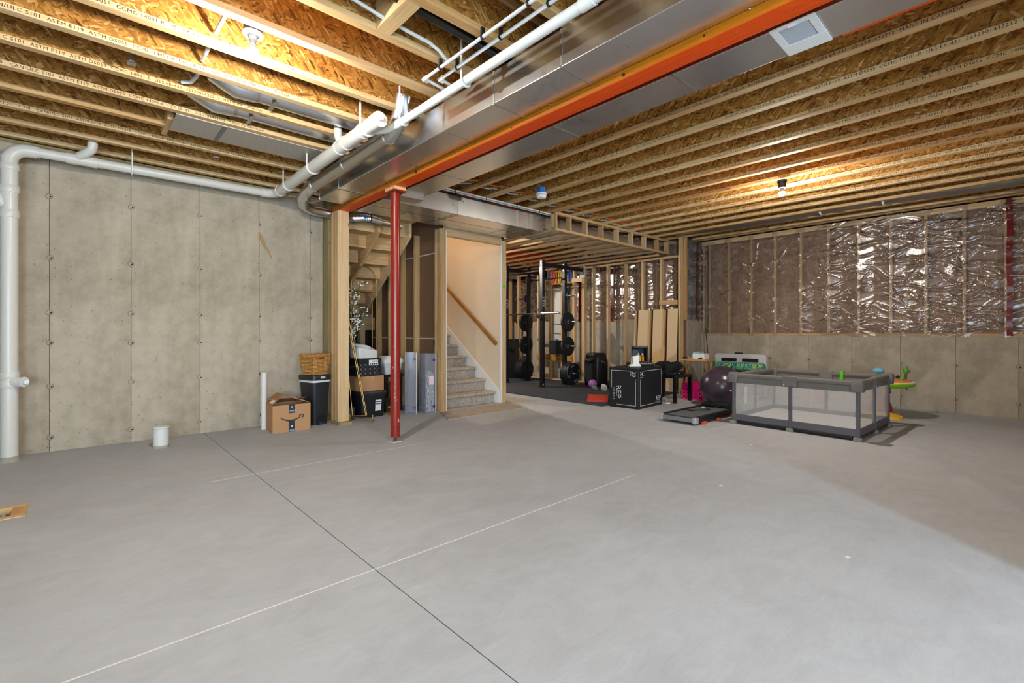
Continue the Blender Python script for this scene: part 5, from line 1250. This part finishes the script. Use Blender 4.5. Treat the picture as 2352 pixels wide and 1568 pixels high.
tb = thing('folding_tray_table', 'small natural-wood folding tray table standing by the concrete jog', 'table', (8.24, 4.02, 0), math.radians(0))
bx('table_top', BAMB[1], tb, -.19, -.24, .635, .19, .24, .655, .004)
for sy in (-1, 1):
    MB().tube([(-.16, sy * .2, .012), (.13, sy * .2, .63)], .012, 8).build('leg', BAMB[2], tb); MB().tube([(.16, sy * .185, .012), (-.13, sy * .185, .63)], .012, 8).build('leg', BAMB[2], tb)
for z, x in ((.15, .095), (.15, -.095)): MB().tube([(x, -.2, z), (x, .2, z)], .009, 8).build('stretcher', BAMB[1], tb)
wb = thing('white_gift_box', 'white cardboard box with pale blue trim on the tray table', 'box', (8.27, 3.98, .656), 0); loft(MB(), [(0, rrect(.09, .11, .004, 1)), (.105, rrect(.09, .11, .004, 1))]).build('box_body', WHITE, wb); bx('blue_trim', plain('#8fb9c4', .5), wb, -.088, -.02, .105, .088, .10, .135)
for nm, lb, x, y, hx in (('knit_gloves', 'dark purple crumpled gloves on the tray table', 8.14, 4.20, '#3b2230'), ('pale_cloth', 'pale crumpled cloth on the tray table', 8.13, 4.12, '#c9b7ae'), ('dark_figurine', 'small dark toy figure in front of the white gift box', 8.11, 3.90, '#2a1f1c')):
    c = thing(nm, lb, 'small item', (x, y, .656)); mb = MB()
    for k in range(7): mb.sphere((random.uniform(-.02, .02), random.uniform(-.045, .045), .014 + random.uniform(0, .022)), random.uniform(.012, .019), 10, 6, (1, 1.2, .7))
    o = mb.build('cloth_body', plain(hx, .8, 0, .2, 40), c, smooth=True)
br = thing('broom_stick', 'thin dark stick leaning in the corner of the insulated wall', 'stick', (0, 0, 0)); MB().tube([(8.78, 4.02, .02), (9.04, 4.25, 1.22)], .009, 8).build('stick', plain('#26282b', .5), br); MB().lathe([(.013, 0), (.011, .03)], 8, (8.775, 4.015, 0)).build('stick_tip', RUBBER, br)
# ---- panels leaning on the studs
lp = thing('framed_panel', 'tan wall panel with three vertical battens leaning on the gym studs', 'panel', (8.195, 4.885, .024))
TAN = plain('#d8bd94', .7, 0, .04, 6)
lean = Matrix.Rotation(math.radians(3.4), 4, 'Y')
MB().box(.03, -.455, 0, .036, .455, 1.56).xf(lean).build('gap_shade_board', plain('#4b3118', .8, 0, .1, 6), lp)  # dark board added to put shade into the gaps between the sheets
for ya_, yb_ in ((.145, .385), (-.165, .055), (-.455, -.255)): MB().box(0, ya_, 0, .012, yb_, 1.56).xf(lean).build('panel_sheet', TAN, lp)
for y, w2 in ((.44, .026), (.12, .026), (-.19, .026)):
    MB().box(-.03, y - w2 / 2, 0, .03, y + w2 / 2, 1.55).xf(lean).build('batten', PINE[2], lp, bevel=.002)
for ya_, yb_ in ((.145, .385), (-.165, .055), (-.455, -.255)): MB().box(-.004, ya_, .56, 0, yb_, .572).xf(lean).build('joint_strip', LABELW, lp)
ob = thing('wood_offcut', 'angled pine board offcut leaning at the foot of the tan panel', 'board', (7.98, 4.68, .0196), 0); MB().prism([(-.11, 0), (.12, 0), (.12, .72), (-.085, .86)], -.012, .012, 0).xf(Matrix.Rotation(math.radians(8), 4, 'Y')).build('board', PINE[2], ob, bevel=.002)
# ================================================================== RIGHT SIDE: TABLE, ROLLER, BALL, TREADMILL, PLAYPEN, TOY
ft = thing('folding_table', 'white plastic folding table folded up on edge against the concrete wall', 'table', (9.09, 3.60, 0))
ftp = rrect(.46, .365, .05)
MB().prism([(a, b + .375) for a, b in ftp], -.022, .022, 0).build('folded_half', plain('#c9c9c9', .45), ft, bevel=.006)
MB().prism([(a, b + .375) for a, b in rrect(.46, .365, .05)], -.07, -.026, 0).build('folded_half', plain('#d2d2d2', .45), ft, bevel=.006)
for y in (.19, -.19): bx('leg_bracket', BLACKP, ft, -.088, y - .14, .60, -.07, y + .14, .66, .006)
bx('carry_handle', BLACKP, ft, -.04, -.03, .742, .0, .10, .765, .006)
bx('folded_leg', plain('#77797b', .4, .6), ft, -.084, -.40, .15, -.07, .40, .18)
for k in range(4): bx('molded_rib', plain('#bdbdbd', .5), ft, -.075, -.40, .22 + .075 * k, -.0705, .40, .25 + .075 * k)
wbn = thing('flat_bench', 'low black padded bench in front of the folded table', 'bench', (8.68, 3.46, 0))
bx('pad', plain('#121315', .5), wbn, -.13, -.52, .40, .13, .52, .455, .015)
for sy in (-1, 1): bx('leg', BLACKM, wbn, -.03, sy * .4 - .03, 0, .03, sy * .4 + .03, .40); bx('foot', BLACKM, wbn, -.16, sy * .4 - .03, 0, .16, sy * .4 + .03, .03)
def roller_mat():
    t = NT('marbled_foam'); v = t.coords(rand=False); n = t.noise(t.mapping(v, (3, 9, 3)), 2.4, 2, .6, 2.5)
    t.base(t.ramp(n, [(.38, lin('#0c4a4a')), (.45, lin('#1a9080')), (.5, lin('#5fd0c2')), (.55, lin('#126a58')), (.6, lin('#d6d45a'))]), .7); t.bump(n, .4, .01); return t.m
fr = thing('foam_roller', 'teal and lime marbled foam roller lying on the black bench', 'foam roller', (8.60, 3.44, .456))
pp = []; rr = []
for i in range(37):
    u = i / 36; pp.append((0, -.42 + .84 * u, .080)); rr.append(.074 + .006 * (1 if math.sin(u * 56) > -.3 else 0) if 0 < i < 36 else .060)
MB().tube(pp, rr, 26, cap=False).build('foam_sleeve', roller_mat(), fr, smooth=True)
MB().tube([(0, -.418, .080), (0, -.38, .080)], .052, 24).build('end_core', plain('#2aa7a5', .4), fr, smooth=True); MB().tube([(0, .418, .080), (0, .38, .080)], .052, 24).build('end_core', plain('#2aa7a5', .4), fr, smooth=True)
eb = thing('exercise_ball', 'large dark plum exercise ball between the side table and the playpen', 'ball', (7.29, 3.17, .315))
def ball_mat():
    t = NT('plum_vinyl'); v = t.coords(rand=False); se = t.new('ShaderNodeSeparateXYZ'); t.link(v, se.inputs[0])
    n = t.noise(v, 6); t.base(t.mix(n, lin('#3d333d'), lin('#493c48')), .24, 0, .55)
    w_ = t.math('SINE', t.math('MULTIPLY', se.outputs[2], 330.0)); t.bump(w_, .08, .002); return t.m
MB().sphere((0, 0, 0), .316, 64, 32, (1.01, 1.01, .985)).build('ball_shell', ball_mat(), eb, smooth=True)
MB().cyl((-.22, -.22, -.03), (-.226, -.226, -.03), .012, 12).build('valve', LABELW, eb)
# treadmill
tm = thing('walking_pad', 'flat black walking pad treadmill with grey end caps on the floor', 'treadmill', (5.57, 2.98, 0), math.radians(-1.5))
L, Wd = 1.34, .49
bx('deck', plain('#0e0f11', .5), tm, .02, -Wd / 2, .035, L, Wd / 2, .085, .006)
bx('running_belt', plain('#55585c', .7, 0, .1, 60), tm, .05, -Wd / 2 + .05, .0852, L - .32, Wd / 2 - .05, .0872)
bx('side_rail', BLACKP, tm, .03, -Wd / 2, .085, L - .1, -Wd / 2 + .045, .098, .004); bx('side_rail', BLACKP, tm, .03, Wd / 2 - .045, .085, L - .1, Wd / 2, .098, .004)
bx('end_roller_cover', plain('#8e9093', .35, .5), tm, -.01, -Wd / 2 + .03, .03, .03, Wd / 2 - .03, .082, .012)
for sy in (-1, 1): bx('end_cap', plain('#b5b7ba', .3, .4), tm, -.02, sy * (Wd / 2 - .018) - .025, .018, .06, sy * (Wd / 2 - .018) + .025, .098, .012)
bx('motor_hood', BLACKM, tm, L - .30, -Wd / 2 + .02, .086, L, Wd / 2 - .02, .135, .015); bx('hood_panel', plain('#2b2e32', .3), tm, L - .28, -.12, .1355, L - .10, .12, .137)
for x in (.15, .55, .95):
    for sy in (-1, 1): bx('orange_foot', plain('#e2581c', .5), tm, x, sy * (Wd / 2 + .004) - .022, .0, x + .07, sy * (Wd / 2 + .004) + .022, .036, .004)
MB().tube([(.55, .12, .091), (.62, .02, .095), (.75, -.06, .092), (.85, .05, .092), (.98, .0, .094), (1.04, -.10, .14)], .005, 6).build('safety_cord', BLACKP, tm, smooth=True)
MB().tube([(.55, .12, .091), (.50, .16, .093), (.47, .10, .093), (.53, .06, .093)], .005, 6).build('safety_cord', BLACKP, tm, smooth=True)
bx('remote', LABELW, tm, .86, .10, .088, .92, .13, .10, .003)
# ---- playpen
FAB = plain('#77736f', .85, 0, .06, 150, .2, .2); FABD = plain('#67656a', .85, 0, .06, 150, .2, .2); PVCP = plain('#8b8880', .6)
def mesh_net(a):
    t = NT('fine_net'); t.base(lin('#dddbd9'), .8, 0, .1); t.p.inputs['Alpha'].default_value = a; return t.m
NET = mesh_net(.29)
pen = thing('playpen', 'grey fabric playpen with see-through mesh sides standing before the concrete wall', 'playpen', (6.03, 1.20, 0), math.radians(-2.5))
S1, S2, PH = 1.22, 1.30, .635            # along local x and y
crn = [(0, 0), (S1, 0), (S1, S2), (0, S2)]
edges = [(crn[i], crn[(i + 1) % 4]) for i in range(4)]
def along(a, b, t): return (a[0] + (b[0] - a[0]) * t, a[1] + (b[1] - a[1]) * t)
posts = crn + [along(a, b, .5) for a, b in edges]
for i, (x, y) in enumerate(posts):
    MB().lathe([(.020, .035), (.020, PH - .05)], 14, (x, y, 0)).build('post', FABD, pen, smooth=True)
    MB().cbox((x, y, .02), (.075, .075, .04)).build('foot', PVCP, pen, bevel=.006)
for a, b in edges:
    d = Vector((b[0] - a[0], b[1] - a[1], 0)).normalized(); nrm = Vector((-d.y, d.x, 0))
    def slab(name, mat, z0, z1, th, t0=0, t1=1, bev=.008):
        p0 = along(a, b, t0); p1 = along(a, b, t1); Ln = math.hypot(p1[0] - p0[0], p1[1] - p0[1])
        return MB().box(0, -th / 2, z0, Ln, th / 2, z1).xf(frame((p0[0], p0[1], 0), d, nrm)).build(name, mat, pen, bevel=bev)
    slab('top_rail', FAB, PH - .055, PH - .002, .052, 0, 1, .018)
    slab('rail_skirt', FAB, PH - .125, PH - .055, .010)
    slab('bottom_band', FABD, .045, .125, .018); slab('bottom_rail', BLACKP, .012, .05, .03, .04, .96, .01)
    for t0, t1 in ((.02, .485), (.515, .98)):
        slab('net_panel', NET, .125, PH - .125, .0016, t0, t1, 0)
    slab('rail_sleeve', FAB, PH - .118, PH + .004, .064, .44, .56, .01)
    for tt_ in (.455, .545):
        p = along(a, b, tt_); MB().sphere((p[0] - nrm.x * .034, p[1] - nrm.y * .034, PH - .10), .006, 8, 6).build('snap', LABELW, pen)
for (x, y) in crn:
    loft(MB(), [(PH - .115, rrect(.052, .052, .02)), (PH - .02, rrect(.060, .060, .03)), (PH + .006, rrect(.050, .050, .03))]).xf(Matrix.Translation((x, y, 0))).build('corner_pad', FAB, pen, smooth=True)
bx('floor_mat', plain('#cbc9c8', .85, 0, .03, 10), pen, .03, .03, .055, S1 - .03, S2 - .03, .075, .006)
bx('warning_label', LABELW, pen, S1 - .012, S2 * .78, PH - .05, S1 - .0105, S2 * .88, PH - .02)
bx('care_label', LABELW, pen, .25, S2 - .018, .22, .33, S2 - .016, .44)
gc = thing('green_clip', 'bright green plastic clip hooked over the far rail of the playpen', 'clip', tuple(pen.matrix_basis @ Vector((S1, S2 * .40, 0))), math.radians(-2.5))
GRN = plain('#4fc41a', .4)
gc.location = (Matrix.Translation((6.03, 1.20, 0)) @ Matrix.Rotation(math.radians(-2.5), 4, 'Z')) @ Vector((S1, S2 * .36, 0))
bx('clip_front', GRN, gc, -.040, -.02, PH - .11, -.033, .02, PH + .012, .003); bx('clip_top', GRN, gc, -.040, -.02, PH + .005, .040, .02, PH + .013, .003); bx('clip_back', GRN, gc, .033, -.02, PH - .06, .040, .02, PH + .012, .003)
# ---- toddler activity table
ty = thing('activity_table', 'colourful toddler activity table with a green tray and red pedestal behind the playpen', 'toy', (8.10, 1.36, 0), .3)
YEL = plain('#e8a90f', .35); REDT = plain('#a30f0c', .4); TEA = plain('#2f8f96', .4); LIM = plain('#86b81c', .35); ORG = plain('#ef8a17', .35); SKY = plain('#6fb7d6', .35)
loft(MB(), [(0, rrect(.25, .22, .10)), (.03, rrect(.245, .215, .10)), (.055, rrect(.17, .15, .09)), (.07, rrect(.13, .12, .08))]).build('base', YEL, ty, smooth=True)
MB().lathe([(.135, .065), (.125, .14), (.085, .24), (.08, .28), (.11, .325), (.12, .335)], 28).build('pedestal', REDT, ty, smooth=True)
MB().lathe([(.105, .335), (.11, .36), (.115, .40)], 28).build('collar', TEA, ty, smooth=True)
MB().lathe([(.12, .40), (.32, .41), (.365, .43), (.375, .46), (.36, .478)], 40).build('tray', LIM, ty, smooth=True)
MB().lathe([(.345, .474), (.33, .50), (.24, .515), (.10, .505)], 40).build('tray_top', ORG, ty, smooth=True)
MB().lathe([(.365, .472), (.37, .482), (.355, .486)], 40).build('tray_rim', LABELW, ty, smooth=True)
for a, r, hx, z in ((-.9, .27, '#17181c', .525), (-.5, .30, '#17181c', .52), (.6, .22, '#2f7fb5', .53), (1.4, .2, '#d2c433', .55), (2.6, .26, '#c22a22', .53), (-2.2, .25, '#5fb04a', .53)):
    MB().sphere((r * math.cos(a), r * math.sin(a), z), .026, 14, 8).build('knob', plain(hx, .35), ty, smooth=True)
tr_ = (.33 * math.cos(-1.1), .33 * math.sin(-1.1))
MB().tube([(tr_[0], tr_[1], .46), (tr_[0], tr_[1], .56)], .012, 10).build('tree_trunk', plain('#5a3a22', .6), ty, smooth=True); MB().sphere((tr_[0], tr_[1], .62), .058, 16, 10, (1, .5, 1.1)).build('tree_crown', plain('#58a82a', .45), ty, smooth=True); MB().cyl((tr_[0] - .03, tr_[1] - .035, .61), (tr_[0] - .032, tr_[1] - .038, .61), .025, 14).build('mirror', CHROME, ty)
MB().tube([(.365 * math.cos(-1.0), .365 * math.sin(-1.0), .45), (.37 * math.cos(-1.0), .37 * math.sin(-1.0), .36)], .009, 8).build('hanging_strap', BLACKP, ty)
m_ = (.20 * math.cos(2.9), .20 * math.sin(2.9))
MB().tube([(m_[0], m_[1], .50), (m_[0], m_[1], .60)], .012, 10).build('ball_stalk', SKY, ty, smooth=True); MB().sphere((m_[0], m_[1], .63), .055, 18, 10, (1.2, 1.2, .75)).build('spinning_ball', SKY, ty, smooth=True); MB().sphere((m_[0] + .03, m_[1] - .01, .618), .038, 14, 8).build('ball_patch', plain('#5cae5a', .4), ty, smooth=True)
MB().tube([(-.14, -.02, .30), (-.15, -.03, .36), (-.14, -.03, .41)], [.02, .03, .02], 10).build('orange_grip', ORG, ty, smooth=True)
sw = thing('toy_seat_ring', 'pale blue toy ring with orange and pink seat seen through the playpen mesh', 'toy', (7.98, 2.02, 0), .2)
MB().lathe([(.26, .38), (.29, .395), (.26, .41), (.22, .395), (.26, .38)], 30, cap=False).build('ring', SKY, sw, smooth=True)
loft(MB(), [(.10, rrect(.06, .07, .03)), (.22, rrect(.09, .09, .04)), (.36, rrect(.11, .10, .05))]).build('seat_sling', plain('#d9745c', .7), sw, smooth=True); MB().sphere((-.06, -.06, .17), .055, 14, 8).build('seat_pad', ORG, sw, smooth=True); MB().sphere((.05, -.07, .29), .06, 14, 8).build('seat_pad', plain('#d2557a', .6), sw, smooth=True)
for a in (.6, 2.7, 4.7): MB().tube([(.25 * math.cos(a), .25 * math.sin(a), .39), (.28 * math.cos(a), .28 * math.sin(a), .0)], .012, 8).build('leg', YEL, sw)
